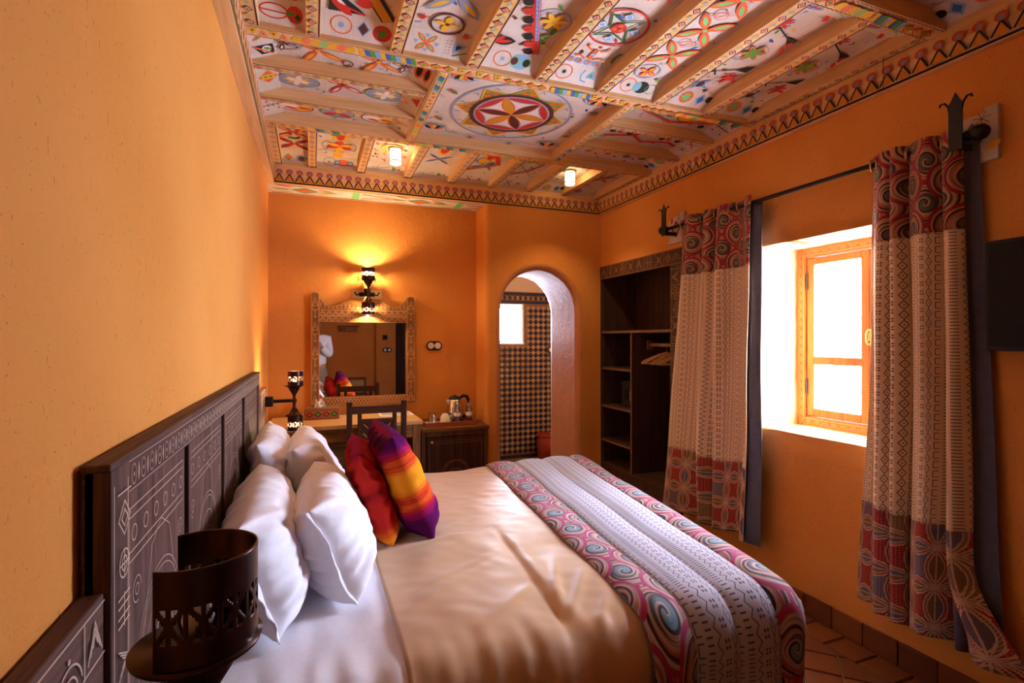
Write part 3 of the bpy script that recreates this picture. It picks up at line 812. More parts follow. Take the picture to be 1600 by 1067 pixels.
        P.ring((.055, -.01), .062, .006, CGY); P.quatre((.055, -.01), .05, CO, CY, .3, w=.26)
        for a in (.21, .415, .62): P.quatre((a, .01), .125, CO, CLG, PI / 4 + .1, w=.17, core=CLG)
        for a in (.312, .52): P.ring((a, .0), .028, .005, lin(226, 120, 110)); P.line([(a - .02, -.05), (a + .02, .05)], .004, lin(226, 120, 110))
        P.rect(.0, .07, .02, .09, CG); tick(6, .05)
    elif k in (6, 7):
        for a in (.05, .70): P.star((a, -.02), 4, .065, .022, CB, .4); P.disc((a, -.02), .026, CBR, 14, .017); P.burst((a, -.02), .07, CK, 4, .0018, .4)
        P.ring((.06, .09), .09, .016, CR, 14, .05, -1.1, .6); P.dia((.0, .05), .015, .012, CG)
        for a, s in ((.20, 1), (.52, -1)):
            P.line([(a - .05 * s, -.105), (a + .05 * s, .105)], .006, CK); P.line([(a + .05 * s, -.105), (a - .05 * s, -.02)], .006, CK); P.poly([(a + .02 * s, .105), (a + .08 * s, .105), (a + .015 * s, .035)], CK); P.poly([(a - .02 * s, -.105), (a - .08 * s, -.105), (a - .015 * s, -.035)], CK)
        for a in (.155, .57): 
            for i in range(6): P.petal((a, .06 if a < .3 else -.06), i * PI / 3, .048, .008, CR)
        P.ring((.36, .0), .065, .003, CGY)
        for i in range(6): P.petal((.36, 0), i * PI / 3 + .2, .062, .014, CO); P.petal((.36, 0), i * PI / 3 + .2, .052, .010, CG)
        for c in ((.28, -.09), (.44, .09)): P.petal(c, 0, .05, .01, CR); P.petal(c, 2.6, .05, .01, CR)
        P.line([(.64, .08), (.68, .06), (.75, .085)], .022, CR); tick(2)
    return P
bays = [(JX[i][1], JX[i + 1][0]) for i in range(8)]
for i, (x0, x1) in enumerate(bays):
    hw = (x1 - x0) / 2
    pn = board('ceiling_board', (x0 - .01, 1.35, ZP), (x1 + .01, 2.22, ZP + .012))
    P = Paint(((x0 + x1) / 2, 2.11, ZP), (0, -1, 0), (1, 0, 0), (0, 0, -1)); P.fill(.02, .74, -hw * .85, hw * .85, 26 if hw > .1 else 8, i + 40); long_art(P, i, hw, .76).build('painted_motif', pn)
    o, P, w, h = cove_y(x0, x1, 2.22, -1)
    if i == 0: P.ring((-.03, 0), .052, .006, CR, 22, .034); P.line([(-.08, .0), (.05, -.004)], .006, CR); P.disc((.045, -.002), .030, CR, 9, .040); P.dia((.03, .0), .02, .012, CG); P.dia((.055, -.012), .012, .018, lin(40, 90, 40))
    else: cove_art(P, (9, 0, 1, 2, 3, 4, 5, 5)[i], w, h)
    P.build('painted_motif', o)
    o, P, w, h = cove_y(x0, x1, 1.35, 1); cove_art(P, (9, 1, 0, 3, 2, 4, 6, 6)[i], w, h).build('painted_motif', o)
    # bay along the desk wall
    pn = board('ceiling_board', (x0 - .01, 3.232, ZP), (x1 + .01, 3.93, ZP + .012))
    P = Paint(((x0 + x1) / 2, 3.81, ZP), (0, -1, 0), (1, 0, 0), (0, 0, -1)); P.fill(.02, .54, -(x1 - x0) * .42, (x1 - x0) * .42, 20, i + 60)
    if i == 0:
        for a in (.16, .36): P.quatre((a, 0), .15, CR, CY if a > .3 else CK, .75, w=.12)
        P.petal((.26, -.045), PI / 2, .09, .012, CG)
    elif i == 1:
        P.disc((.05, 0), .11, CY, 22, .03); P.disc((.40, 0), .10, CY, 22, .05); P.disc((.405, 0), .08, CR, 20, .026); P.petal((.40, -.06), 1.3, .06, .015, CG); P.ring((.22, 0), .11, .005, CGY)
        for j in range(6): P.petal((.22, 0), j * PI / 3, .095, .026, CY if j % 2 else CR)
    elif i == 2:
        for j in range(34): P.petal((.03 + .48 * ((j * 37) % 34) / 34, -.12 + .24 * ((j * 11) % 34) / 34), j * 1.9, .030, .006, (CY, CG, CO, CR)[j % 4])
        P.ring((.31, .0), .07, .016, CY)
    elif i in (3, 4):
        P.disc((.42, 0), .11, CY, 22, .05); P.disc((.43, 0), .09, CR, 22, .03)
        for j in range(4): P.petal((.22, 0), PI / 4 + j * PI / 2, .12, .008, CBL)
        if i == 4:
            P.line([(.08, -.09), (.26, .10), (.45, .02)], .034, CR); P.line([(.10, -.08), (.26, .09)], .012, CG); P.disc((.30, -.03), .05, CY, 20, .03); P.ring((.30, -.03), .055, .004, CK)
    elif i == 5:
        for s in (-1, 1): P.line([(.08, -.1 * s), (.36, .1 * s)], .004, CK); P.line([(.36, -.1 * s), (.08, .1 * s)], .004, CK)
        P.line([(.10, -.06), (.2, .03), (.4, .08)], .018, CR); P.quatre((.42, 0), .07, CG, CY)
    elif i == 6:
        for j in range(14): P.disc((.05 + .40 * ((j * 5) % 14) / 14, -.1 + .2 * ((j * 9) % 14) / 14), .010, (CY, CR, CG)[j % 3], 8)
    else: P.quatre((.25, 0), .11, CO, CG); P.line([(.08, -.07), (.4, .06)], .012, CK)
    P.build('painted_motif', pn)
    o, P, w, h = cove_y(x0, x1, 3.92, -1)
    if i == 0: P.dia((-.045, 0), .028, .036, CG); P.dia((-.045, 0), .021, .028, CO); P.disc((.04, 0), .038, CB, 20, .034); P.star((.04, 0), 8, .033, .017, CBR)
    else: cove_art(P, (0, 11, 10, 10, 12, 12, 5, 6)[i], w, h)
    P.build('painted_motif', o)
    board('ceiling_board', (x0 - .01, YF, ZP), (x1 + .01, .33, ZP + .012))

# side bays of the middle field, joists running along x
for y0, y1, vis in ((2.298, 3.16, True), (.405, 1.273, False)):
    ys = [y0, y0 + .232, y0 + .282, y0 + .562, y0 + .607, y1]
    for side, (x0, x1) in enumerate(((TX0, .532), (1.573, TX1))):
        for q in range(3):
            a, b = ys[2 * q], ys[2 * q + 1]; mid = (a + b) / 2; hw = (b - a) / 2; L = x1 - x0
            pn = board('ceiling_board', (x0, a - .01, ZP), (x1, b + .01, ZP + .012))
            P = Paint((x0, mid + .03, ZP), (1, 0, 0), (0, 1, 0), (0, 0, -1))
            P.fill(.10, L - .10, -hw - .01, hw - .04, 18, q + 80 + side * 5)
            if side == 0:
                if q == 0:
                    for xx in (.27, .53): P.quatre((xx, -.01), .135, CO, CY, PI / 4 - .3, w=.13, core=CY)
                    for xx in (.13, .65): P.ring((xx, -.02), .075, .006, CGY, 24, .05); P.quatre((xx, -.02), .065, CBR, CW, .2, w=.16)
                    P.ring((.40, .05), .026, .006, CBR); P.line([(.375, .09), (.42, .07)], .005, CBR)
                    for xx in (.20, .33, .47, .6): P.burst((xx, .075), .025, CBR, 6, .0016)
                elif q == 1:
                    for xx in (.18, .60): P.disc((xx, -.0), .105, CG, 26, .062); P.disc((xx, 0), .099, CGY, 26, .056); P.star((xx, 0), 8, .075, .04, CY, 0, .7); P.quatre((xx, 0), .055, CW, CW, .2, w=.26)
                    P.quatre((.39, -.03), .12, CR, CW, .5, w=.13, core=CBR)
                else:
                    for xx in (.16, .60): P.disc((xx, 0), .095, CBR, 26, .055); P.disc((xx, 0), .088, CY, 26, .05); P.disc((xx - .03, 0), .055, CW, 20, .04); P.petal((xx - .06, .01), .2, .08, .012, CR); P.petal((xx, .0), .1, .09, .012, CR)
                    P.disc((.38, 0), .095, CG, 26, .058); P.disc((.38, 0), .088, CGY, 26, .052); P.petal((.38, 0), .4, .085, .018, CR); P.petal((.38, 0), 2.7, .085, .018, CR); P.petal((.38, 0), -1.4, .05, .02, CY)
            else:
                if q == 0: P.line([(.12, -.05), (.38, .04), (.66, -.04)], .026, CR); P.line([(.18, -.035), (.34, .02)], .010, CG); P.disc((.44, -.03), .055, CK, 22, .04); P.disc((.44, -.03), .049, CY, 22, .034); P.dia((.33, -.03), .03, .02, CGY); P.dia((.55, -.03), .03, .02, CGY); P.disc((.6, .03), .02, CK)
                elif q == 1:
                    P.line([(.12, .04), (.3, -.02), (.4, .05), (.58, .0), (.66, .04)], .024, CR); 
                    for xx in (.14, .26, .5, .62): P.disc((xx, -.04), .022, CK, 12); P.disc((xx + .05, -.045), .02, CR, 12)
                else:
                    for xx in (.17, .32, .47, .6): P.disc((xx, 0), .03, CO if xx < .4 else CBR, 16, .022); P.disc((xx, 0), .016, CG, 12, .012); P.petal((xx + .05, .01), .7, .05, .008, CR)
            P.build('painted_motif', pn)
            o, P, w, h = cove_x(a, b, x0, 1); cove_art(P, (7, 8, 9)[q] if side == 0 else 10, w, h).build('painted_motif', o)
            o, P, w, h = cove_x(a, b, x1, -1)
            if side == 0:
                if q == 0: P.disc((0, .012), .07, CO, 20, .024); P.disc((0, .012), .05, CK, 20, .014); P.disc((.0, -.028), .07, CO, 20, .018); P.disc((0, -.028), .05, CK, 20, .011)
                elif q == 1: P.poly([(-.06, -.045), (-.02, .0), (.03, -.045)], CR); P.line([(.0, .04), (.05, .01), (.06, .035)], .008, CO)
                else: P.line([(0, -.045), (0, .04)], .007, CO); P.line([(-.03, .03), (0, 0), (.03, .03)], .006, CO); P.disc((-.07, 0), .012, CG); P.disc((.07, 0), .012, CG)
            else: cove_art(P, (9, 12, 5)[q], w, h)
            P.build('painted_motif', o)
    # centre square with the rosette
    pn = board('ceiling_board', (.592, y0, ZP), (1.517, y1, ZP + .012))
    P = Paint((1.0545, (y0 + y1) / 2, ZP), (1, 0, 0), (0, -1, 0), (0, 0, -1))
    for sx in (-1, 1): P.fill(min(sx * .30, sx * .44), max(sx * .30, sx * .44), -.38, .38, 7, 90 + sx)
    P.ring((0, 0), .345, .014, CGY, 64)
    P.star((0, 0), 8, .332, .236, CY); P.star((0, 0), 8, .315, .228, lin(108, 146, 60))
    for j in range(8):
        a = j * PI / 4
        for t in (-.09, .09): P.dia((.258 * math.cos(a + t), .258 * math.sin(a + t)), .024, .018, CO)
        P.dia((.292 * math.cos(a), .292 * math.sin(a)), .016, .016, CO)
    P.disc((0, 0), .240, CBR, 48); P.disc((0, 0), .214, CW, 48)
    for j in range(6):
        a = j * PI / 3
        P.petal((.21 * math.cos(a), .21 * math.sin(a)), a + 2 * PI / 3, .21, .029, CGY); P.petal((.21 * math.cos(a), .21 * math.sin(a)), a + 2 * PI / 3, .196, .021, CR)
        P.petal((0, 0), a, .21, .036, CO); P.petal((0, 0), a, .198, .028, (lin(206, 140, 40), CBR, lin(206, 140, 40))[j % 2])
    for j in range(16):
        a = j * PI / 8 + .2; P.line([(.31 * math.cos(a) - .015, .305 * math.sin(a)), (.31 * math.cos(a), .305 * math.sin(a) + .012), (.31 * math.cos(a) + .015, .305 * math.sin(a) - .004)], .004, CBR if j % 2 else CBL)
    for sx in (-1, 1):
        for sy in (-1, 1):
            c = (sx * .375, sy * .36)
            for j in range(5): P.petal(c, math.atan2(-sy, -sx) * 0 + (PI / 2 if sy < 0 else -PI / 2) + (j - 2) * .38, .085, .013, (CO, CK, CY)[j % 3], start=.02)
            P.ring(c, .09, .010, CB, 14, .09, PI * .1 if sy < 0 else -PI * .9, PI * .9 if sy < 0 else -PI * .1)
            P.petal((sx * .40, sy * .17), sx * .6, .06, .016, CG); P.petal((sx * .40, sy * .17), sx * .6, .045, .008, CR)
            P.line([(sx * .30, sy * .345), (sx * .27, sy * .36), (sx * .25, sy * .345), (sx * .22, sy * .355)], .007, CG if sx * sy > 0 else CO)
            P.burst((sx * .13, sy * .385), .03, CK, 7, .004)
    P.build('painted_motif', pn)

# frieze boards round the room
def frieze(P, L, h):
    P.rect(0, .004, L, .014, CK)
    n = int(L / .066); s = L / n
    for i in range(n):
        a = (i + .5) * s
        P.poly([(a - s * .36, .016), (a + s * .36, .016), (a, .060)], lin(214, 140, 50))
        P.line([(a - s * .44, .018), (a, .068), (a + s * .44, .018)], .0075, CK)
        P.disc((a, .083), .022, lin(200, 82, 56), 16, .018); P.disc((a, .080), .011, CGY, 12, .011)
    for i in range(int(L / .03)): P.rect(i * .03, .007, i * .03 + .004, .011, lin(170, 120, 80))
t1 = tag(MB().box((XL - .02, TY1, ZT0), (XR + .02, TY1 + .035, ZT1 + .06)).build('trim_1', 'pine_x', bevel=.002), kind='structure')
P = Paint((TX0, TY1, ZT0), (1, 0, 0), (0, 0, 1), (0, -1, 0)); frieze(P, TX1 - TX0, .13); P.build('painted_frieze', t1)
t2 = tag(MB().box((TX1, YF, ZT0), (XR + .02, TY1 - .001, ZT1 + .06)).build('trim_2', 'pine_y', bevel=.002), kind='structure')
P = Paint((TX1, TY1, ZT0), (0, -1, 0), (0, 0, 1), (-1, 0, 0)); frieze(P, TY1 - .2, .13); P.line([(2.42, 0), (2.42, .13)], .003, CK); P.build('painted_frieze', t2)
t3 = tag(MB().box((XL - .02, YF, ZT0), (TX0, TY1 - .001, ZT1 + .06)).build('trim_3', 'pine_y', bevel=.002), kind='structure')
P = Paint((TX0, .2, ZT0), (0, 1, 0), (0, 0, 1), (1, 0, 0)); frieze(P, TY1 - .2, .13); P.build('painted_frieze', t3)
t4 = tag(MB().box((XL - .02, YF, ZT0), (XR + .02, YF + .03, ZT1 + .06)).build('trim_4', 'pine_x'), kind='structure')
# painted soffit over the desk alcove
t5 = tag(MB().box((XL - .02, TY1 + .035, ZT0), (1.32, YD + .02, ZT0 + .02)).build('trim_5', 'panel'), kind='structure')
P = Paint((TX0, TY1 + .03, ZT0), (1, 0, 0), (0, 1, 0), (0, 0, -1))
P.rect(0, .0, 1.5, .010, CK); P.rect(-.03, .215, 1.5, .228, CBR)
for i, xx in enumerate((.2, .62, 1.04, 1.42)):
    if i % 2 == 0:
        P.dia((xx, .11), .10, .075, CGY); P.dia((xx, .11), .09, .062, CG); P.dia((xx, .11), .062, .045, CO)
        for s in (-1, 1): P.petal((xx + s * .10, .11), 0 if s > 0 else PI, .13, .012, CG); P.petal((xx + s * .08, .05), .3 * s if s > 0 else PI + .3, .12, .012, CO); P.petal((xx + s * .08, .17), -.3 if s > 0 else PI - .3, .12, .012, CY)
    else:
        P.rect(xx - .09, .03, xx - .04, .2, CLG); P.line([(xx - .02, .05), (xx + .2, .11), (xx - .02, .18)], .012, CR); P.line([(xx + .1, .05), (xx + .3, .11), (xx + .1, .18)], .008, CO)
P.build('painted_motif', t5)

# ------------------------------------------------------------------ bathroom beyond the arch
BY = 5.63
holed_wall('wall_bathroom', lambda u, v, d: (u, BY + d, v), dense([1.1, 1.87, 2.31, 3.3], .2), dense([-.02, H - .05, H + .405, 2.7], .2), [(1.87, H - .05, 2.31, H + .405, .16)], 0, 'plaster_pale', .006, .002)
tag(MB().add([(3.2, 4.45, -.02), (3.2, 5.7, -.02), (3.2, 5.7, 2.7), (3.2, 4.45, 2.7), (1.2, 4.45, -.02), (1.2, 5.7, -.02), (1.2, 5.7, 2.7), (1.2, 4.45, 2.7)], [(0, 1, 2, 3), (4, 5, 6, 7)]).build('wall_bathroom_sides', 'plaster_pale'), kind='structure')
tag(MB().box((1.1, 4.45, 2.56), (3.3, 5.8, 2.7)).build('ceiling_bathroom', 'plaster_pale'), kind='structure')
bfl = tag(MB().box((1.1, 4.47, -.05), (3.3, 5.8, .004)).build('floor_bathroom', 'beige_tile'), kind='structure')
tw = tag(MB().box((2.0, BY - .012, 0), (2.78, BY + .002, H - .07)).box((2.325, BY - .012, H - .07), (2.78, BY + .002, H + .555)).box((2.0, BY - .012, H + .42), (2.325, BY + .002, H + .555)).build('wall_tiled_panel', 'grout'), kind='structure')
DG = .066
def diamond_mesh(name, r, m):
    k = r - .0022
    me = bpy.data.meshes.new(name)
    me.from_pydata([(-k, 0, 0), (0, 0, -k), (k, 0, 0), (0, 0, k), (-k + .004, -.005, 0), (0, -.005, -k + .004), (k - .004, -.005, 0), (0, -.005, k - .004)], [], [(4, 5, 6, 7), (0, 1, 5, 4), (1, 2, 6, 5), (2, 3, 7, 6), (3, 0, 4, 7)])
    me.materials.append(M[m]); return me
dm = diamond_mesh('wall_tile', DG / 2, 'blue_tile')
beige = MB()
def diamond_add(mb, x, z, r):
    k = r - .0022; y = BY - .012
    mb.add([(x - k, y, z), (x, y, z - k), (x + k, y, z), (x, y, z + k), (x - k + .004, y - .005, z), (x, y - .005, z - k + .004), (x + k - .004, y - .005, z), (x, y - .005, z + k - .004)], [(4, 5, 6, 7), (0, 1, 5, 4), (1, 2, 6, 5), (2, 3, 7, 6), (3, 0, 4, 7)])
def in_win(x, z): return x < 2.355 and H - .085 < z < H + .43
nb = 0
for i in range(12):
    for j in range(27):
        x, z = 2.02 + i * DG, .085 + j * DG
        if z < H + .40 and x < 2.76:
            if not in_win(x, z) and nb < 300:
                link_tile('wall_tile', dm, (x, BY - .012, z), (random.uniform(-.02, .02), 0, random.uniform(-.02, .02)), tw); nb += 1
            x2, z2 = x + DG / 2, z + DG / 2
            if not in_win(x2, z2) and x2 < 2.77 and z2 < H + .41: diamond_add(beige, x2, z2, DG / 2)
tag(beige.build('beige_wall_tiles', 'beige_tile', tw), kind='stuff')
bord = MB(); bq = MB()
for k in range(19):
    x = 2.015 + k * .040
    for z in (.028, H + .435, H + .53): bord.box((x - .018, BY - .017, z - .017), (x + .018, BY - .011, z + .017))
for k in range(12):
    diamond_add(bord, 2.02 + k * DG, H + .483, DG / 2 * .85); diamond_add(bq, 2.02 + (k + .5) * DG, H + .483, DG / 2 * .85)
tag(bord.build('blue_border_tiles', 'blue_tile', tw), kind='stuff'); tag(bq.build('beige_border_tiles', 'beige_tile', tw), kind='stuff')
w2 = tag(MB().box((1.87, BY + .12, H - .05), (1.90, BY + .15, H + .405)).box((2.28, BY + .12, H - .05), (2.31, BY + .15, H + .405)).box((1.90, BY + .12, H - .05), (2.28, BY + .15, H - .015)).box((1.90, BY + .12, H + .37), (2.28, BY + .15, H + .405)).build('window_2', 'paper', bevel=.003), kind='structure')
box('pane', (1.895, BY + .132, H - .02), (2.285, BY + .137, H + .375), 'pane', w2, bevel=0)
box('sill', (1.87, BY - .02, H - .065), (2.33, BY + .12, H - .048), 'paper', w2)
bn = thing('waste_bin', 'red plastic bin standing on the bathroom floor against blue tiles', 'bin', (2.53, 5.46, .004))
MB().lathe((2.53, 5.46, .004), [(.0, .0), (.085, .0), (.105, .27), (.098, .27), (.08, .01), (0, .01)], 24).build('bucket', 'red_plastic', bn, smooth=True)
MB().lathe((2.53, 5.46, .274), [(.11, 0), (.112, .02), (.09, .035), (0, .04)], 24).build('lid', 'red_plastic', bn, smooth=True)

def socket_plate(name, label, c, normal, w=.13, h=.075, group=None, n=2):
    """dark oval wooden plate with round white outlets; normal along -y or +y"""
    t = thing(name, label, 'socket', c, group); sy = normal
    pts = []
    r = h / 2
    for i in range(12): a = -PI / 2 + PI * i / 11; pts.append((c[0] + w / 2 - r + r * math.cos(a), c[2] + r * math.sin(a)))
    for i in range(12): a = PI / 2 + PI * i / 11; pts.append((c[0] - w / 2 + r + r * math.cos(a), c[2] + r * math.sin(a)))
    ys = sorted((c[1], c[1] + sy * .014)); MB().prism(pts, 'y', *ys).build('plate', 'dark_x', t, bevel=.003)
    for k in range(n):
        x = c[0] + (k - (n - 1) / 2) * w * .44
        f = MB().lathe((x, c[1] + sy * .014, c[2]), [(.026, 0), (.026, sy * .006), (.021, sy * .009), (.019, sy * .004), (0, sy * .004)], 20, axis='y').build('outlet', 'white_china', t, smooth=False)
        if k == 0 and n == 2:
            for d in (-.007, .007): MB().lathe((x + d, c[1] + sy * .0185, c[2]), [(.0028, 0), (.0028, sy * .001), (0, sy * .001)], 8, axis='y').build('pin_hole', 'black_plastic', f)
        else: box('rocker', (x - .011, min(c[1] + sy * .018, c[1] + sy * .024), c[2] - .005), (x + .011, max(c[1] + sy * .018, c[1] + sy * .024), c[2] + .005), 'paper', f)
    return t
socket_plate('wall_socket', 'dark oval plate with two round white outlets right of the mirror', (.936, YD, H - .053), -1)
socket_plate('wall_socket', 'small dark round plate with one white outlet on bathroom tiles', (2.665, BY - .018, H - .125), -1, .085, .085, n=1)

# ------------------------------------------------------------------ the window
win = thing('window_1', 'pine casement window with carved frame and two sashes', None, (2.66, 1.79, WZ0)); tag(win, kind='structure')
fx0, fx1 = 2.645, 2.72
fr = MB()
for lo, hi in (((fx0, WY0 - .01, WZ0 - .01), (fx1, WY0 + .055, WZ1 + .01)), ((fx0, WY1 - .055, WZ0 - .01), (fx1, WY1 + .01, WZ1 + .01)), ((fx0, WY0 + .055, WZ0 - .01), (fx1, WY1 - .055, WZ0 + .055)), ((fx0, WY0 + .055, WZ1 - .055), (fx1, WY1 - .055, WZ1 + .01))): fr.box(lo, hi)
fro = fr.build('window_frame', 'window_wood', win, bevel=.003)
def scales(P, L, w):
    n = int(L / (w * 1.1)); s = L / n
    P.line([(0, w * .08), (L, w * .08)], .0025, lin(226, 170, 120)); P.line([(0, w * .92), (L, w * .92)], .0025, lin(226, 170, 120))
    for i in range(n):
        for r in (s * .5, s * .32, s * .16): P.ring(((i + .5) * s, w * .14), r, .0025, lin(232, 180, 130), 12, min(r, w * .75), 0, PI)
for O, A, B, L in (((fx0, WY1, WZ0), (0, 0, 1), (0, -1, 0), WZ1 - WZ0), ((fx0, WY0, WZ0), (0, 0, 1), (0, 1, 0), WZ1 - WZ0), ((fx0, WY0 + .05, WZ1), (0, 1, 0), (0, 0, -1), WY1 - WY0 - .1), ((fx0, WY0 + .05, WZ0), (0, 1, 0), (0, 0, 1), WY1 - WY0 - .1)):
    P = Paint(O, A, B, (-1, 0, 0)); scales(P, L, .045); P.build('carving', fro)
sx0, sx1 = 2.655, 2.70
for (a, b, hinge_y) in ((1.797, 2.153, 2.153), (1.437, 1.793, 1.437)):
    z0, z1, st = WZ0 + .058, WZ1 - .058, .044
    zm0, zm1 = H - .142, H - .098
    sb = MB().box((sx0, a, z0), (sx1, a + st, z1)).box((sx0, b - st, z0), (sx1, b, z1)).box((sx0, a + st, z0), (sx1, b - st, z0 + st)).box((sx0, a + st, z1 - st * .9), (sx1, b - st, z1)).box((sx0, a + st, zm0), (sx1, b - st, zm1))
    so = sb.build('sash', 'window_wood', win, bevel=.004)
    for lo, hi in ((z0 + st - .005, zm0 + .005), (zm1 - .005, z1 - st * .9 + .005)): box('pane', (2.676, a + st - .005, lo), (2.680, b - st + .005, hi), 'pane', so, bevel=0)
    for zc in (H + .33, H - .27): MB().tube([(sx0 - .004, hinge_y, zc - .045), (sx0 - .004, hinge_y, zc + .045)], .008, 8).build('hinge', 'hinge', so)
hd = MB()
hd.tube([(sx0 - .018, 1.785 + .016 * math.sin(t), H + .01 + .038 * math.cos(t)) for t in [2 * PI * i / 20 for i in range(21)]], .005, 8)
hd.box((sx0 - .018, 1.778, H - .01), (sx0, 1.792, H + .03))
hd.build('handle', 'brass', win, smooth=True)

# ------------------------------------------------------------------ built-in wardrobe in the right wall
WX0, WX1, wy0, wy1, wz1 = XR - .008, 2.72, 2.86, 3.925, H + .63
wd = thing('wardrobe', 'dark built-in open wardrobe with carved frame in the right wall', 'wardrobe', (2.5, 3.4, 0))
box('side_panel', (XR + .01, wy1 - .012, 0), (WX1, wy1 + .01, wz1), 'wardrobe', wd); box('side_panel', (XR + .01, wy0 + .05, 0), (WX1, wy0 + .07, wz1), 'wardrobe', wd)
box('back_panel', (WX1 - .01, wy0 + .05, 0), (WX1 + .01, wy1, wz1), 'wardrobe', wd); box('top_panel', (XR + .01, wy0 + .05, wz1 - .02), (WX1, wy1, wz1), 'wardrobe', wd)
box('bottom_panel', (XR + .0, wy0 + .06, .31), (WX1, wy1, .335), 'wardrobe', wd); box('plinth', (XR + .01, wy0 + .06, 0), (XR + .03, wy1, .31), 'wardrobe', wd)
LNC = lin(186, 132, 86)
def symbols(P, L, w, seed, col=LNC, lw=.0026, unit=None):
    rn = random.Random(seed); u = unit or w
    P.line([(0, w * .06), (L, w * .06)], lw, col); P.line([(0, w * .94), (L, w * .94)], lw, col)
    a = .004; k = rn.randrange(7); m = w / 2
    while a < L - u * .5:
        s = min(u * rn.uniform(.7, 1.2), L - a); c = a + s / 2; r = min(s, w) * .38
        if k == 0: P.ring((c, m), r, lw, col, 18); P.ring((c, m), r * .55, lw, col, 14); P.line([(c - r, m), (c + r, m)], lw, col); P.line([(c, m - r), (c, m + r)], lw, col)
        elif k == 1:
            for q in (.9, .6, .3): P.line([(c - r * q, m - r * q), (c, m + r * q), (c + r * q, m - r * q)], lw, col)
        elif k == 2: P.line([(c - r, m), (c, m - r), (c + r, m), (c, m + r)], lw, col, True); P.line([(c - r * .5, m), (c, m - r * .5), (c + r * .5, m), (c, m + r * .5)], lw, col, True)
        elif k == 3:
            for q in (-.8, -.3, .3, .8): P.line([(c + r * q, m - r), (c + r * q, m + r)], lw, col)
            P.line([(c - r, m), (c + r, m)], lw, col)
        elif k == 4: P.line([(c - r, m - r), (c + r, m + r)], lw, col); P.line([(c - r, m + r), (c + r, m - r)], lw, col); P.ring((c, m), r * .4, lw, col, 12)
        elif k == 5:
            for q in (1, .65): P.ring((c, m - r), r * q * 1.3, lw, col, 14, None, .2, PI - .2)
            P.disc((c, m + r * .5), r * .12, col, 8)
        else: P.line([(c, m - r), (c, m + r)], lw, col); P.line([(c - r * .6, m + r * .5), (c, m + r), (c + r * .6, m + r * .5)], lw, col); P.line([(c - r * .6, m - r * .2), (c + r * .6, m - r * .2)], lw, col)
        a += s
        if rn.random() < .35: P.line([(a, w * .06), (a, w * .94)], lw, col)
        k = (k + rn.randrange(1, 6)) % 7
    return P
tr = box('top_rail', (WX0 - .006, wy0, wz1 - .113), (XR + .03, wy1, wz1), 'wardrobe', wd)
P = symbols(Paint((WX0 - .006, wy1, wz1 - .113), (0, -1, 0), (0, 0, 1), (-1, 0, 0)), wy1 - wy0, .113, 3); P.build('carving', tr)
stl = box('stile', (WX0 - .006, wy0, 0), (XR + .03, wy0 + .115, wz1 - .113), 'wardrobe', wd)
P = symbols(Paint((WX0 - .006, wy0, .3), (0, 0, 1), (0, 1, 0), (-1, 0, 0)), wz1 - .113 - .3, .115, 8); P.build('carving', stl)
ns = box('stile', (WX0 - .004, wy1 - .018, 0), (XR + .03, wy1, wz1 - .113), 'wardrobe', wd)
def rope(P, L, w, col=lin(214, 164, 110)):
    n = int(L / .022)
    for i in range(n): P.line([(L * i / n, w * .15), (L * (i + .55) / n, w * .85)], .005, col)
    return P
P = rope(Paint((WX0 - .004, wy1 - .017, .3), (0, 0, 1), (0, 1, 0), (-1, 0, 0)), 1.6, .016); P.build('carving', ns)
def shelf(y0, y1, z):
    s = box('shelf', (WX0 + .004, y0, z - .024), (WX1 - .01, y1, z), 'wardrobe', wd)
    rope(Paint((WX0 + .004, y1, z - .022), (0, -1, 0), (0, 0, 1), (-1, 0, 0)), y1 - y0, .02).build('carving', s); return s
shelf(wy0 + .115, wy1 - .018, H + .072)
for z in (H - .238, H - .562, H - .856): shelf(3.475, wy1 - .018, z)
dv = box('divider', (WX0 + .004, 3.455, .335), (WX1 - .01, 3.477, H + .048), 'wardrobe', wd)
rope(Paint((WX0 + .004, 3.457, .335), (0, 0, 1), (0, 1, 0), (-1, 0, 0)), H - .30, .018).build('carving', dv)
rl = MB().tube([(2.52, wy0 + .07, H - .045), (2.52, 3.455, H - .045)], .014, 10).build('hanging_rail', 'hanger', wd, smooth=True)
box('rail_bracket', (2.495, 3.435, H - .085), (2.545, 3.455, H - .01), 'carved_z', wd)
# wooden hangers on the rail
def hanger(label, y, rz):
    t = thing('clothes_hanger', label, 'hanger', (2.52, y, H - .045), 'wooden hangers on the wardrobe rail')
    hw = .19
    pts = [(-hw, -.135), (-hw + .02, -.118), (-.06, -.068), (0, -.052), (.06, -.068), (hw - .02, -.118), (hw, -.135), (hw - .01, -.150), (.06, -.095), (0, -.080), (-.06, -.095), (-hw + .01, -.150)]
    b = MB().prism(pts, 'y', -.006, .006).build('shoulder_bar', 'hanger', None, bevel=.003); b.parent = t
    b = MB().tube([(-hw + .02, 0, -.142), (hw - .02, 0, -.142)], .006, 8).build('trouser_bar', 'hanger', None); b.parent = t
    b = MB().tube([(0, 0, -.055), (0, 0, -.02)] + [(.016 * math.sin(a) + 0, 0, .002 - .018 * math.cos(a)) for a in [0.2 + i * .35 for i in range(11)]], .0018, 6).build('hook', 'chrome', None); b.parent = t
    t.rotation_euler.z = rz; return t
hanger('wooden hanger nearest the shelves, turned to the front, on wardrobe rail', 3.24, -.62)
hanger('middle one of the three wooden hangers on the wardrobe rail', 3.13, -.50)
hanger('wooden hanger nearest the carved stile and curtain on wardrobe rail', 3.04, -.55)
sf = thing('safe', 'small black safe with pale label on a wardrobe shelf', 'safe', (2.5, 3.58, H - .562))
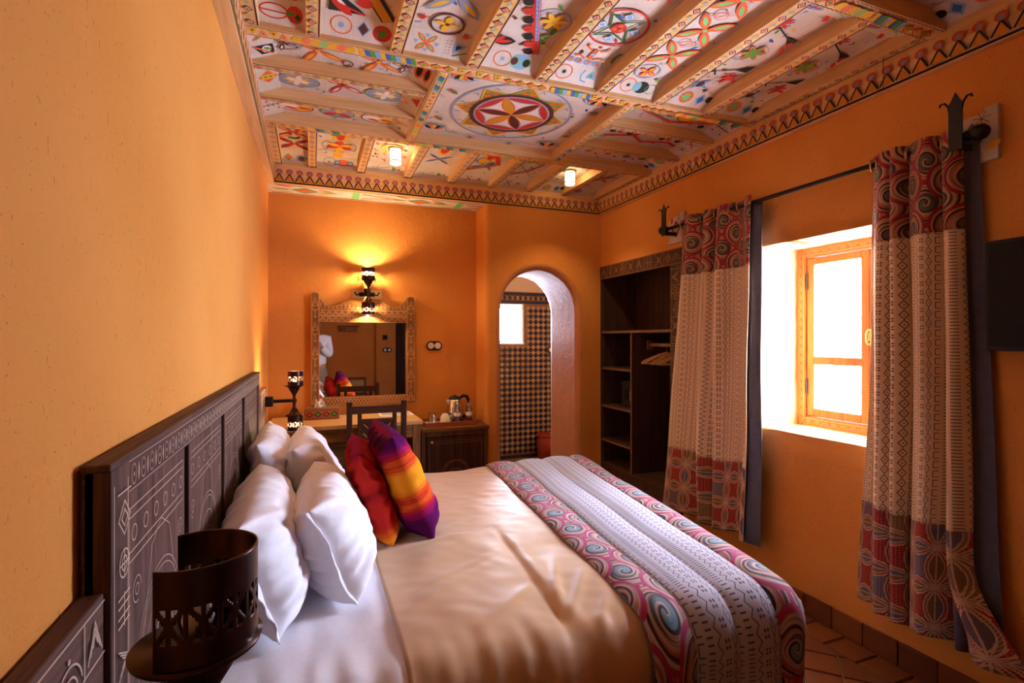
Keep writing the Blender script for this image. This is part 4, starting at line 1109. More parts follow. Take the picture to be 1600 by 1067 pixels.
box('body', (2.42, 3.50, H - .562), (2.66, 3.70, H - .345), 'black_plastic', sf, .004); lb = box('label_plate', (2.417, 3.505, H - .50), (2.421, 3.575, H - .42), 'chrome', sf, .0005)
box('keypad', (2.414, 3.60, H - .50), (2.421, 3.65, H - .41), 'tv_screen', sf, .001)

# ------------------------------------------------------------------ curtain rod and curtains
RX, RZ = 2.27, H + .755
rod = thing('curtain_rod', 'black wrought iron curtain rod across the window wall', 'curtain rod', (RX, 1.95, RZ))
MB().tube([(RX, 1.185, RZ), (RX, 2.91, RZ)], .011, 12).build('rod', 'iron', rod, smooth=True)
for y, s in ((1.185, -1), (2.91, 1)):
    MB().lathe((RX, y, RZ), [(.011, 0), (.020, s * .006), (.020, s * .014), (.014, s * .018), (.024, s * .028), (.030, s * .046), (.027, s * .064), (.014, s * .076), (0, s * .079)], 16, axis='y').build('finial', 'iron', rod, smooth=True)
def bracket(yc, label):
    t = thing('rod_bracket', label, 'bracket', (XR, yc, RZ))
    w, h0, h1 = .08, H + .665, H + .865
    pl = MB().prism([(yc - w, h0), (yc + w, h0), (yc + w, h1 - .04), (yc + w - .03, h1 - .04), (yc + w - .035, h1 - .025), (yc, h1 - .02), (yc - w + .045, h1 - .02), (yc - w + .04, h1), (yc - w, h1)], 'x', XR - .022, XR).build('plaque', 'panel', t, bevel=.003)
    P = Paint((XR - .022, yc, H + .765), (0, -1, 0), (0, 0, 1), (-1, 0, 0))
    P.dia((.0, -.005), .045, .06, lin(110, 96, 140)); P.dia((0, -.005), .03, .042, lin(214, 150, 70)); P.burst((.03, .06), .03, CBR, 7, .002); P.petal((-.05, .03), 1.2, .05, .01, CR); P.petal((.045, -.06), .5, .05, .012, CY); P.build('painted_motif', pl)
    a = MB().box((RX - .012, yc - .012, RZ - .045), (XR - .02, yc + .012, RZ - .022)).box((RX - .030, yc - .014, RZ - .045), (RX - .016, yc + .014, RZ + .01)).build('arm', 'iron', t, bevel=.002)
    q = RX - .030
    f = [(yc - .022, RZ - .05), (yc + .022, RZ - .05), (yc + .022, RZ + .125), (yc + .014, RZ + .135), (yc, RZ + .165), (yc - .014, RZ + .135), (yc - .022, RZ + .125)]
    MB().prism(f, 'x', q - .006, q).build('spear_plate', 'iron', t)
    for s in (-1, 1):
        MB().tube([(q - .003, yc + s * .018, RZ + .09), (q - .003, yc + s * .024, RZ + .12), (q - .003, yc + s * .036, RZ + .138), (q - .003, yc + s * .050, RZ + .138), (q - .003, yc + s * .052, RZ + .128)], .004, 6).build('scroll', 'iron', t)
    return t
bracket(1.195, 'iron spear bracket on painted wood plaque at the television end of rod')
bracket(2.905, 'iron spear bracket on painted wood plaque above the wardrobe')

def curtain(label, yt0, yt1, yb0, yb1, folds, amp, flat, lin_side, seed, zb=.32, lining_shift=(0, 0), flare=0.0):
    """s = 0 at yt0 ... 1 at yt1 (y falls with s); swirl header, mud-cloth body, star hem, dark lining, brass eyelets"""
    t = thing('curtain', label, 'curtain', (RX, (yt0 + yt1) / 2, zb), 'eyelet curtains at the window')
    rn = random.Random(seed); ph = rn.random() * 6
    ztop = RZ + .035
    def pos(s, z, back=0, fl=flare):
        h = (ztop - z) / (ztop - zb)
        y0 = yt0 + (yb0 - yt0) * h; y1 = yt1 + (yb1 - yt1) * h
        wv = s + .035 * math.sin(2 * PI * s * 1.3 + ph + h * 2.0) * h
        y = y0 + (y1 - y0) * wv
        k = 2 * PI * folds * (s + .045 * math.sin(2 * PI * s * 1.6 + ph) * (1 + .8 * h) + .03 * n3(s * 3, h * 1.3, seed + 21))
        a = amp * (1 + .7 * n3(s * 3.3, h * 1.2, seed)) * (.75 + .5 * h)
        x = RX + a * math.sin(k + .5 * h * math.sin(ph + s * 5)) + .25 * a * math.sin(2 * k + 1 + 2 * h) + .022 * n3(s * 2.2, h * 1.6, seed + 5) * h - .03 * h * h
        y += -.020 * math.cos(k) * (1 - .4 * h) + .010 * n3(s * 6, h * 3, seed + 9)
        zz = z + (.02 * n3(s * 3, 0, seed + 3) * h)
        if fl:
            fk = smoothstep(.80, 1.0, h) ** 2 * smoothstep(.84, 1.0, s); y -= fl * fk; zz -= .02 * fk
        return (x + back, y, zz)
    z1, z2 = H + .413, H - .712
    NU = 150
    for nm, m, za, zc, nv in (('header_band', 'swirl_curtain', ztop, z1, 26), ('body_panel', 'mud_curtain', z1, z2, 60), ('hem_band', 'star_hem', z2, zb, 26)):
        mb = MB(); mb.grid(lambda a, b: pos(a, za + (zc - za) * b), NU, nv, lambda a, b: (a * flat, (za + (zc - za) * b)))
        mb.build(nm, m, t, smooth=True, solid=.004, solid_off=0)
    ls, le = lining_shift
    def lpos(a, b):
        s = ls + a * (1 + le - ls); z = ztop - .04 + (zb + .03 - ztop) * b
        p = pos(min(max(s, 0), 1), z, .020, 0)
        ex = max(0, s - 1) * (yt0 - yt1)
        return (p[0] + .018 * min(1, ex * 20) + .012, p[1] - ex * (.5 + .6 * b), p[2])
    mb = MB(); mb.grid(lpos, NU, 40, lambda a, b: (a, b)); mb.build('lining', 'lining', t, smooth=True, solid=.003, solid_off=0)
    for i in range(folds * 2):
        s = (i + .5) / (folds * 2); p = pos(s, RZ)
        r = .024
        e = MB(); e.tube([(RX + r * math.cos(q) * .85, p[1] + .35 * r * math.cos(q), RZ + r * math.sin(q)) for q in [2 * PI * j / 20 for j in range(21)]], .0035, 6, False); e.build('eyelet', 'brass', t, smooth=True)
    return t
curtain('gathered patterned curtain hanging between the wardrobe and the window', 2.79, 2.165, 2.88, 2.155, 4, .037, 1.05, 1, 3, .29, (0, .10))
curtain('gathered patterned curtain hanging between the window and the television', 1.55, 1.215, 1.57, 1.150, 4, .034, .95, 1, 11, .26, (0, .16), .14)

# ------------------------------------------------------------------ television
tv = thing('television', 'black flat television mounted on the right wall', 'television', (2.3, .77, H - .04))
box('housing', (2.262, .42, H - .042), (2.30, 1.118, H + .352), 'black_plastic', tv, .006); box('screen', (2.259, .432, H - .026), (2.264, 1.106, H + .340), 'tv_screen', tv, .001)
box('wall_mount', (2.30, .66, H + .05), (XR + .003, .88, H + .26), 'iron', tv, .002)

# ------------------------------------------------------------------ bed
BY0, BY1, BXF, ZM = 1.20, 3.10, 1.60, H - .82
bed = thing('bed', 'double bed with mattress under tan duvet and white sheet', 'bed', (.65, 2.15, 0))
box('mattress', (-.24, BY0 + .04, .26), (BXF - .05, BY1 - .04, ZM - .035), 'white_sheet', bed, .05)
box('bed_base', (-.25, BY0 + .05, .10), (BXF - .06, BY1 - .05, .26), 'dark_x', bed, .01)
for x in (-.2, BXF - .14):
    for y in (BY0 + .08, BY1 - .16): box('foot', (x, y, 0), (x + .07, y + .07, .10), 'dark_z', bed)
def drape(x, y, r=.09, off=0.0, y0=BY0, y1=BY1, x1=BXF):
    cx = min(x, x1 - r); cy = min(max(y, y0 + r), y1 - r)
    ox, oy = x - cx, y - cy; L = math.hypot(ox, oy); q = r * PI / 2
    if L < 1e-9: p = Vector((x, y, ZM)); n = Vector((0, 0, 1))
    else:
        d = Vector((ox / L, oy / L, 0)); a = min(L, q) / r
        n = d * math.sin(a) + Vector((0, 0, 1)) * math.cos(a)
        p = Vector((cx, cy, ZM - r)) + n * r - Vector((0, 0, max(0, L - q)))
    p = p + n * off
    p.x += .14 * (p.y - 2.30) * smoothstep(.2, 1.6, p.x) 
    return p, n
def crease(x, y, x0, y0, x1, y1, w):
    d = Vector((x1 - x0, y1 - y0)); L = d.length; d /= L; v = Vector((x - x0, y - y0)); t = v.dot(d); e = abs(v.x * d.y - v.y * d.x)
    k = smoothstep(-.05, .1, t) * (1 - smoothstep(L - .1, L + .05, t)); return k * math.exp(-(e / w) ** 2)
def duvet_h(x, y):
    h = .012 * n3(x * 2.2, y * 2.2, 1) + .005 * n3(x * 7, y * 4, 4)
    u = (x - .20) / .52; h += .009 * math.sin(PI * u) ** 2 * smoothstep(1.15, 1.5, y)
    vv = (y - 1.12) / .66; h += .006 * abs(math.sin(PI * vv))
    h -= .007 * crease(x, y, .70, 1.27, .72, 2.0, .012) - .008 * crease(x, y, .745, 1.30, .76, 1.9, .03)
    for a, b, c, d, w, k in ((.25, 1.5, .60, 1.72, .02, .006), (.3, 1.62, .66, 1.80, .018, .006), (.45, 1.35, .68, 1.52, .02, .008), (.74, 1.32, .92, 1.55, .016, .009), (.72, 1.36, .84, 1.66, .014, .008), (.80, 1.24, .93, 1.40, .015, .008), (.30, 1.95, .62, 2.0, .02, .006), (.42, 2.02, .60, 2.14, .018, .006), (.5, 1.9, .8, 2.1, .02, .004)):
        h += k * crease(x, y, a, b, c, d, w)
    ed = smoothstep(BY0 + .25, BY0 + .02, y)
    h += ed * (.010 * n3(x * 9, y * 1.6, 7) + .007 * n3(x * 20, y * 2.5, 17)) + .0025 * n3(x * 14 + y * 9, y * 16, 12) + smoothstep(BY0 + .05, BY0 - .2, y) * .020 * n3(x * 5.5, y * .8, 9)
    return h
def cloth(name, label, cat, m, xa, xb, ya, yb, nx, ny, off, hf, uvf=None, parent=None, thick=.006, r=.09):
    mb = MB()
    def P(a, b):
        x = xa + (xb - xa) * a; y = ya + (yb - ya) * b; p, n = drape(x, y, r, 0); return p + n * (off + hf(x, y))
    mb.grid(P, nx, ny, uvf or (lambda a, b: (xa + (xb - xa) * a, ya + (yb - ya) * b)))
    o = mb.build(name, m, parent, smooth=True, solid=thick, solid_off=0, loc=None if parent else (.65, 2.15, .2))
    return tag(o, label, cat) if not parent else o
cloth('bed_sheet', 'white cotton sheet folded at the head of the bed under pillows', 'sheet', 'white_sheet', -.235, .245, BY0 - .42, BY1 + .40, 40, 150, .014,
      lambda x, y: .006 * n3(x * 6, y * 5, 2) + .004 * n3(x * 16, y * 3, 5) + smoothstep(BY0 + .3, BY0, y) * (.013 * n3(x * 13, y * 1.0, 8) + .012 * n3(x * 26, y * 1.2, 3)))
cloth('duvet', 'tan satin duvet spread over the bed', 'duvet', 'satin', .215, BXF + .36, BY0 - .44, BY1 + .40, 150, 210, .022, duvet_h)
# foot runner: two swirl borders and a quilted mud-cloth field
run = thing('bed_runner', 'quilted bed runner with swirl borders across the foot of the bed', 'bed runner', (1.28, 2.15, .2))
RX0, RX1 = .955, 1.66
def run_h(x, y):
    q = 0
    for a, b in ((RX0, RX0 + .165), (RX0 + .165, RX0 + .345), (RX0 + .345, RX0 + .52), (RX0 + .52, RX1 + .02)):
        if a <= x <= b: q = .017 * max(0, math.sin(PI * (x - a) / (b - a))) ** .6
    return q + .005 * n3(x * 5, y * 3, 6) + .35 * duvet_h(x, y)
for nm, m, a, b, n in (('swirl_border', 'swirl_runner', RX0, RX0 + .165, 30), ('mud_cloth_field', 'mud_runner', RX0 + .165, RX0 + .52, 50), ('swirl_border', 'swirl_runner', RX0 + .52, RX1 + .03, 36)):
    cloth(nm, None, None, m, a, b, BY0 - .46, BY1 + .36, n, 200, .036, run_h, None, run, .008)
pp = MB()
for xx in (RX0, RX1 + .03):
    pts = []
    for i in range(120):
        y = BY0 - .46 + (BY1 - BY0 + .82) * i / 119; p, n = drape(xx, y); pts.append(p + n * (.036 + run_h(xx, y)))
    pp.tube(pts, .0045, 6)
pp.build('piping', 'lining', run, smooth=True)

# ------------------------------------------------------------------ pillows and cushions
def pillow(name, label, cat, y0, y1, xb, xt, h, t, m, seed, flange=0., group=None, yaw=0., pinch=.06, roll=0.0):
    w = y1 - y0; A = Vector((math.sin(yaw), math.cos(yaw), 0)); top = Vector((xt - xb, 0, h)).normalized()
    B = (top - A * top.dot(A)).normalized(); 
    if roll: q = Matrix.Rotation(roll, 3, A.cross(B)); A = q @ A; B = q @ B
    C = A.cross(B)
    base = Vector((xb, (y0 + y1) / 2, ZM + .032)); c = base + B * (Vector((xt - xb, 0, h)).length / 2)
    hh = Vector((xt - xb, 0, h)).length / 2
    o = thing(name, label, cat, (xb, (y0 + y1) / 2, ZM + .03), group)
    def side(sg):
        def P(a, b):
            a, b = 2 * a - 1, 2 * b - 1
            # denser sampling near the seams
            a = math.sin(a * PI / 2) * .6 + a * .4; b = math.sin(b * PI / 2) * .6 + b * .4
            x = a * w / 2 * (1 - pinch * (1 - b * b)); z = b * hh * (1 - pinch * (1 - a * a))
            T = t / 2 * max(0, (1 - a ** 4) * (1 - b ** 4)) ** .50 * (1 - .12 * b)
            e = max(abs(a), abs(b))
            wr = (.010 * n3(a * 2.6 + seed, b * 2.6, sg) + .007 * n3(a * 7 + seed, b * 5, sg + 3)) * min(1, T / (t * .18))
            ang = math.atan2(b, a); wr += .0065 * math.sin(ang * 20 + 4 * n3(a * 2, b * 2, seed)) * smoothstep(.55, .95, math.hypot(a, b)) * min(1, T / (t * .12))
            bend = -.02 * (1 - a * a)
            return c + A * x + B * z + C * (sg * (T + wr) + bend * 0)
        return P
    mb = MB()
    for sg in (1, -1): mb.grid(side(sg), 44, 44, lambda a, b: (a, b))
    ob = mb.build('cover' if True else name, m, o, smooth=True)
    b_ = bmesh.new(); b_.from_mesh(ob.data); bmesh.ops.remove_doubles(b_, verts=b_.verts, dist=.0004); bmesh.ops.recalc_face_normals(b_, faces=b_.faces); b_.to_mesh(ob.data); b_.free()
    if flange:
        # open hem of the pillowcase at the near end
        f = MB()
        def F(a, b):
            bb = 2 * b - 1; x = -w / 2 * (1 - pinch * (1 - bb * bb)) + .012 - a * flange * (1 - .25 * abs(bb))
            z = bb * hh * (.98 + .03 * a)
            return c + A * x + B * z + C * (.008 * a * math.sin(bb * 4 + seed) + .010 * a * n3(a * 2, bb * 5, seed))
        f.grid(F, 8, 30, lambda a, b: (a, b)); f.build('hem_flap', m, o, smooth=True, solid=.004, solid_off=0)
    return o
PG = 'white pillows leaning on the headboard'
pillow('pillow', 'white pillow against the headboard at the desk end of the bed', 'pillow', 2.27, 2.93, -.085, -.205, .37, .17, 'white_sheet', 1, 0, PG, .0, .03)
pillow('pillow', 'white pillow against the headboard beside the large foreground lamp', 'pillow', 1.47, 2.20, -.09, -.180, .31, .21, 'white_sheet', 5, .035, PG, -.02, .03)
pillow('pillow', 'white pillow in the front row at the desk end behind red cushion', 'pillow', 2.27, 2.90, .10, -.065, .34, .19, 'white_sheet', 9, 0, PG, .02, .03)
pillow('pillow', 'white pillow in the front row nearest the camera with open hem', 'pillow', 1.60, 2.25, .130, .0, .29, .215, 'white_sheet', 13, .03, PG, .03, .03)
CG_ = 'bright striped cushions on the bed'
pillow('cushion', 'red striped cushion leaning on the front white pillows', 'cushion', 1.99, 2.47, .295, .16, .36, .125, 'stripe_red', 21, 0, CG_, .03, .08)
pillow('cushion', 'purple and orange striped cushion in front of the red cushion', 'cushion', 1.98, 2.49, .435, .27, .42, .155, 'stripe_purple', 27, 0, CG_, -.04, .09)

# ------------------------------------------------------------------ headboard with carved panels and lower side wings
HX0, HX1, HY0, HY1, HZ = XL + .004, -.262, .87, 3.07, H - .178
hb = thing('headboard', 'dark carved wooden headboard on the left wall behind the bed', 'headboard', (-.28, 1.97, .0))
box('back_board', (HX0, HY0, .1), (HX1 - .016, HY1, HZ - .004), 'headboard_y', hb)
box('cap', (HX0, HY0 - .002, HZ - .006), (HX1 + .002, HY1 + .002, HZ + .004), 'headboard_y', hb, .002)
PALE = lin(176, 150, 134)
hr = box('top_rail', (HX1 - .018, HY0 + .078, HZ - .062), (HX1, HY1, HZ - .006), 'headboard_y', hb, .002)
P = Paint((HX1, HY0 + .08, HZ - .060), (0, 1, 0), (0, 0, 1), (1, 0, 0)); L = HY1 - HY0 - .09
P.line([(0, .004), (L, .004)], .0018, PALE); P.line([(0, .050), (L, .050)], .0018, PALE)
n = 44
for i in range(n):
    a = L * (i + .5) / n; P.ring((a, .026), .013, .0022, PALE if i % 2 else lin(170, 146, 132), 12, .017); P.petal((a + L / n / 2, .010), PI / 2, .032, .0035, lin(188, 160, 142)); P.disc((a, .026), .0035, PALE, 8)
P.build('carving', hr)
es = box('end_stile', (HX1 - .030, HY0, .1), (HX1 + .002, HY0 + .078, HZ - .006), 'headboard_z', hb, .002)
P = Paint((HX1 + .002, HY0 + .006, .1), (0, 0, 1), (0, 1, 0), (1, 0, 0)); symbols(P, HZ - .13, .066, 5, lin(196, 172, 150), .0024); P.build('carving', es)
divs = [HY0 + .078, 1.375, 1.885, 2.415, HY1 - .05]
for i, d in enumerate(divs[1:]): box('stile', (HX1 - .018, d - .012, .1), (HX1 + .001, d + .012 if i < 3 else HY1, HZ - .062), 'headboard_z', hb, .002)
for i in range(4):
    a, b = divs[i] + .012, divs[i + 1] - .012; w = b - a
    pn = box('carved_panel', (HX1 - .016, a, .1), (HX1 - .008, b, HZ - .062), 'headboard_z', hb, .001)
    P = Paint((HX1 - .008, a, H - .80), (0, 1, 0), (0, 0, 1), (1, 0, 0)); hgt = .80 - .178 - .062; lw = .0021
    for z in (hgt - .03, hgt - .045, hgt - .10, hgt - .115): P.line([(.02, z), (w - .02, z)], .0022, PALE)
    for s in (.02, w - .02): P.line([(s, 0), (s, hgt - .03)], .0022, PALE)
    for k in range(6): P.ring((w * (k + .7) / 6.4, hgt - .073), .014, .0022, lin(176, 150, 134), 10)
    m = w / 2
    for r in (.15, .138, .10): P.ring((m, hgt - .33), r, lw, PALE, 26, r, .15, PI - .15)
    P.line([(m - .16, hgt - .40), (m - .06, hgt - .13), (m, hgt - .10)], lw, PALE); P.line([(m + .16, hgt - .40), (m + .06, hgt - .13), (m, hgt - .10)], lw, PALE)
    for s in (-1, 1):
        P.ring((m + s * (w / 2 - .055), hgt - .17), .022, lw, PALE, 16, None, 0, 5); P.ring((m + s * (w / 2 - .055), hgt - .17), .010, lw, PALE, 12)
        P.ring((m + s * .055, hgt - .36), .034, lw, PALE, 18, .05); P.ring((m + s * (w / 2 - .055), hgt - .48), .028, lw, PALE, 16, None, .5, 5.5)
        for q in range(5): P.line([(m + s * (.05 + q * .02), hgt - .28 - q * .02), (m + s * (.055 + q * .02), hgt - .262 - q * .02)], lw, PALE)
    P.ring((m, hgt - .30), .03, lw, PALE, 16); P.disc((m, hgt - .30), .008, PALE, 10)
    P.build('carving', pn)
for y0, y1, zt in ((.28, HY0 - .001, H - .350), (HY1 + .001, 3.60, H - .300)):
    wgs = box('side_wing', (HX0, y0, .1), (HX1 - .006, y1, zt), 'headboard_y', hb, .003)
    P = Paint((HX1 - .006, y0, zt - .085), (0, 1, 0), (0, 0, 1), (1, 0, 0)); symbols(P, y1 - y0, .08, 4, lin(190, 166, 146), .0028); P.build('carving', wgs)

# ------------------------------------------------------------------ wall lamps with pierced shades
def shade_mesh(mb, z0, z1, r, gap0, gap1):
    """pierced cylinder wall: motif rows of triangles around a band; the open gap faces the wall"""
    nA, nrow = 224, 40
    def hole(i, j):
        if not 10 <= j <= 25: return False
        a = (i % 28) / 28.0 + .5 / 28; b = (j - 10 + .5) / 16
        x, y = a * 2 - 1, b * 2 - 1
        if abs(abs(x) - abs(y)) < .22 or abs(x) > .88: return False
        if abs(x) < .13: return False
        return abs(y) < .92
    n0 = len(mb.v); zs = [z0 + (z1 - z0) * j / nrow for j in range(nrow + 1)]
    vs = [Vector((r * math.cos(gap0 + (gap1 - gap0) * i / nA), r * math.sin(gap0 + (gap1 - gap0) * i / nA), z)) for z in zs for i in range(nA + 1)]
    fs = [(j * (nA + 1) + i, j * (nA + 1) + i + 1, (j + 1) * (nA + 1) + i + 1, (j + 1) * (nA + 1) + i) for j in range(nrow) for i in range(nA) if not hole(i, j)]
    mb.add(vs, fs)
def lamp(label, loc, mount, arm, lit, power=4.0, g=1.04):
    """mount = angle of the wall direction; arm = reach to the wall"""
    t = thing('wall_lamp', label, 'wall lamp', loc, 'pierced metal wall lamps')
    def add(mb, name, m, **k):
        o = mb.build(name, m, None, **k); o.parent = t; return o
    d = Vector((math.cos(mount), math.sin(mount), 0)); e = Vector((-d.y, d.x, 0))
    add(MB().lathe((0, 0, 0), [(0, -.092), (.050, -.092), (.052, -.088), (.030, -.078), (.022, -.060), (.010, -.040), (.009, -.012), (.015, -.008), (.015, .008), (.009, .012), (.010, .035), (.020, .052), (.030, .068), (.034, .080), (.054, .090), (.055, .094), (0, .094)], 32), 'spindle', 'lamp_metal', smooth=True)
    for nm, z0, z1 in (('upper_shade', .094, .180), ('lower_shade', -.178, -.092)):
        mb = MB(); shade_mesh(mb, z0, z1, .050, mount + g, mount + 2 * PI - g); s = add(mb, nm, 'lamp_metal', smooth=True, solid=.0016, solid_off=0, fix=False)
    add(MB().obox(d * (arm * .45), d * (arm * .45), e * .008, (0, 0, .010)), 'arm', 'iron', bevel=.002)
    add(MB().obox(d * (arm - .022), d * .022, e * .024, (0, 0, .030)), 'mount_block', 'iron', bevel=.003)
    for z in (.115, -.112):
        b = add(MB().lathe((0, 0, z), [(0, -.016), (.010, -.014), (.014, 0), (.010, .014), (0, .018)], 14), 'bulb', 'bulb' if lit else 'white_china', smooth=True)
    if lit:
        for z, k in ((.150, 1.0), (-.150, .55)):
            ld = bpy.data.lights.new('lamp_glow', 'POINT'); ld.energy = power * k; ld.color = (1, .70, .38); ld.shadow_soft_size = .012
            lo = bpy.data.objects.new('lamp_glow', ld); COL.objects.link(lo); lo.parent = t; lo.location = (0, 0, z)
    return t
lamp('large pierced bronze wall lamp in the left foreground by the near pillows', (-.100, .56, H - .377), PI, .160, False)
lamp('pierced bronze wall lamp on the far end of the headboard', (-.100, 3.40, H - .372), PI, .160, True, 1.2, .8)
lamp('pierced bronze wall lamp mounted above the mirror', (.402, 4.075, H + .365), PI / 2, .108, True, 4.5, .12)
lp = tag(MB().box((.29, YD - .012, H + .315), (.515, YD, H + .385)).build('lamp_plaque', 'pine_x', bevel=.003), 'pale wooden plaque behind the lamp above the mirror', 'plaque')
P = Paint((.402, YD - .012, H + .35), (1, 0, 0), (0, 0, 1), (0, -1, 0)); P.line([(-.095, .02), (-.08, -.005), (-.05, .0)], .010, CK); P.line([(.095, .02), (.08, -.005), (.05, .0)], .010, CK); P.line([(-.06, 0), (.06, 0)], .032, CK); P.build('painted_motif', lp)

# ------------------------------------------------------------------ ceiling downlights
for x, y, lab in ((.522, 3.50, 'glowing cylinder downlight in the ceiling bay above the mirror'), (1.825, 3.49, 'glowing cylinder downlight in the ceiling bay above the arch')):
    t = thing('downlight', lab, 'ceiling light', (x, y, ZP - .105), 'cylinder downlights')
    MB().lathe((x, y, ZP - .105), [(0, .0), (.034, .0), (.036, .004), (.036, .022), (.036, .085), (.036, .1045)], 24).build('glass_cylinder', 'downlight', t, smooth=True)
    MB().lathe((x, y, ZP - .012), [(.037, .012), (.046, .011), (.046, .0), (.037, .0)], 24).build('ceiling_collar', 'brass', t, smooth=True)
    MB().lathe((x, y, ZP - .092), [(.0365, .0), (.038, .0), (.038, .008), (.0365, .008)], 24).build('lower_band', 'brass', t, smooth=True)
    ld = bpy.data.lights.new('downlight_glow', 'SPOT'); ld.energy = 4.5; ld.color = (1, .66, .32); ld.spot_size = 1.9; ld.spot_blend = .6; ld.shadow_soft_size = .03
    lo = bpy.data.objects.new('downlight_glow', ld); COL.objects.link(lo); lo.parent = t; lo.location = (0, 0, -.012)

# ------------------------------------------------------------------ mirror
my = YD
mr = thing('mirror', 'tall mirror in a carved wooden frame above the desk', 'mirror', (.383, my, H - .506))
mz0, mz1 = H - .505, H + .225
def tri_col(P, L, w, col):
    n = int(L / .085); s = L / n; lw = .0028
    P.line([(0, w * .05), (L, w * .05)], lw, col); P.line([(0, w * .95), (L, w * .95)], lw, col)
    for i in range(n):
        a = i * s
        if i % 2 == 0:
            for q in (.42, .26): P.line([(a + s * .1, w / 2 - w * q), (a + s * (.1 + q * 1.7), w / 2), (a + s * .1, w / 2 + w * q)], lw, col)
            P.line([(a + s * .1, w * .1), (a + s * .1, w * .9)], lw, col)
        else: P.line([(a + s * .1, w / 2), (a + s * .9, w / 2)], lw, col); P.line([(a + s * .25, w * .3), (a + s * .25, w * .7)], lw, col); P.ring((a + s * .95, w / 2), w * .36, lw, col, 10, None, PI / 2, 3 * PI / 2)
CL2 = lin(222, 160, 96)
for x0, x1, zt in ((-.006, .052, H + .352), (.705, .771, H + .338)):
    pts = [(x0, mz0), (x1, mz0), (x1, zt - .02), (x1 - .012, zt - .004), ((x0 + x1) / 2, zt), (x0 + .012, zt - .004), (x0, zt - .02)]
    po = MB().prism(pts, 'y', my - .052, my - .002).build('post', 'carved_z', mr, bevel=.004)
    P = Paint((x0, my - .052, mz0 + .01), (0, 0, 1), (1, 0, 0), (0, -1, 0)); tri_col(P, zt - mz0 - .03, x1 - x0, CL2); P.build('carving', po)
tr_ = box('top_rail', (.052, my - .046, H + .130), (.705, my - .006, mz1 - .0), 'carved_x', mr)
P = Paint((.052, my - .046, H + .130), (1, 0, 0), (0, 0, 1), (0, -1, 0)); L = .653
for z in (.004, .047, .052, .090): P.line([(0, z), (L, z)], .003, CL2)
n = 14
for i in range(n):
    a = L * i / n; s = L / n
    P.line([(a, .010), (a + s / 2, .042), (a + s, .010)], .003, CL2); P.line([(a + s * .2, .010), (a + s / 2, .030), (a + s * .8, .010)], .0025, CL2)
    P.line([(a, .058), (a + s / 2, .084), (a + s, .058)], .003, CL2); P.line([(a + s * .2, .058), (a + s / 2, .074), (a + s * .8, .058)], .0025, CL2)
    P.ring((a + s, .046), s * .28, .0025, CL2, 10, None, PI, 2 * PI)
P.build('carving', tr_)
crest = [(.052, mz1 - .002), (.705, mz1 - .002)]
up = []
for i in range(41):
    x = .052 + .653 * i / 40; q = (x - .3785) / .3265
    z = .030 + .042 * math.exp(-((abs(q) - .36) / .17) ** 2) + .055 * smoothstep(.80, 1.0, abs(q)) - .012 * math.exp(-(q / .12) ** 2)
    up.append((x, mz1 + z))
cr = MB().prism(crest + up[::-1], 'y', my - .042, my - .010).build('crest', 'carved_x', mr, bevel=.002)
P = Paint((.052, my - .042, mz1), (1, 0, 0), (0, 0, 1), (0, -1, 0)); P.line([(x - .052, z - mz1 - .006) for x, z in up], .003, CL2)
for i in range(22):
    a = .653 * i / 22; zz = up[min(40, int(i / 22 * 40) + 1)][1] - mz1 - .010; P.line([(a, .004), (a + .02, zz)], .0022, CL2); P.line([(a + .02, .004), (a, zz)], .0022, CL2)
P.build('carving', cr)
br_ = box('bottom_rail', (.052, my - .046, mz0), (.705, my - .006, H - .443), 'carved_x', mr)
P = Paint((.052, my - .046, mz0), (1, 0, 0), (0, 0, 1), (0, -1, 0)); P.line([(0, .005), (L, .005)], .003, CL2); P.line([(0, .057), (L, .057)], .003, CL2)
for i in range(13): a = L * i / 13; s = L / 13; P.line([(a, .010), (a + s / 2, .052), (a + s, .010)], .003, CL2); P.line([(a, .052), (a + s / 2, .010), (a + s, .052)], .0025, CL2)
P.build('carving', br_)
box('glass', (.046, my - .018, H - .449), (.711, my - .008, H + .136), 'mirror', mr, 0)

# ------------------------------------------------------------------ desk, chair, cabinet and what stands on them
dz = H - .575
dk = thing('desk', 'wooden writing desk with pale top under the mirror', 'desk', (.24, 3.92, 0))
box('desk_top', (-.27, 3.635, dz - .028), (.735, YD - .055, dz), 'desk_top', dk, .004)
for x in (-.25, .665):
    for y in (3.655, 4.06): box('leg', (x, y, 0), (x + .055, y + .055, dz - .028), 'desk_z', dk)
ap = box('apron', (-.195, 3.66, dz - .12), (.665, 3.69, dz - .028), 'desk_x', dk)
P = Paint((-.19, 3.66, dz - .115), (1, 0, 0), (0, 0, 1), (0, -1, 0)); symbols(P, .85, .08, 12, lin(170, 112, 66), .0025, .12); P.build('carving', ap)
box('side_rail', (.672, 3.71, dz - .11), (.715, 4.06, dz - .028), 'desk_y', dk); box('side_rail', (-.245, 3.71, dz - .11), (-.2, 4.06, dz - .028), 'desk_y', dk)
box('modesty_panel', (-.195, 4.09, .30), (.665, 4.105, dz - .028), 'desk_x', dk); box('stretcher', (-.195, 4.05, .12), (.665, 4.09, .17), 'desk_x', dk)

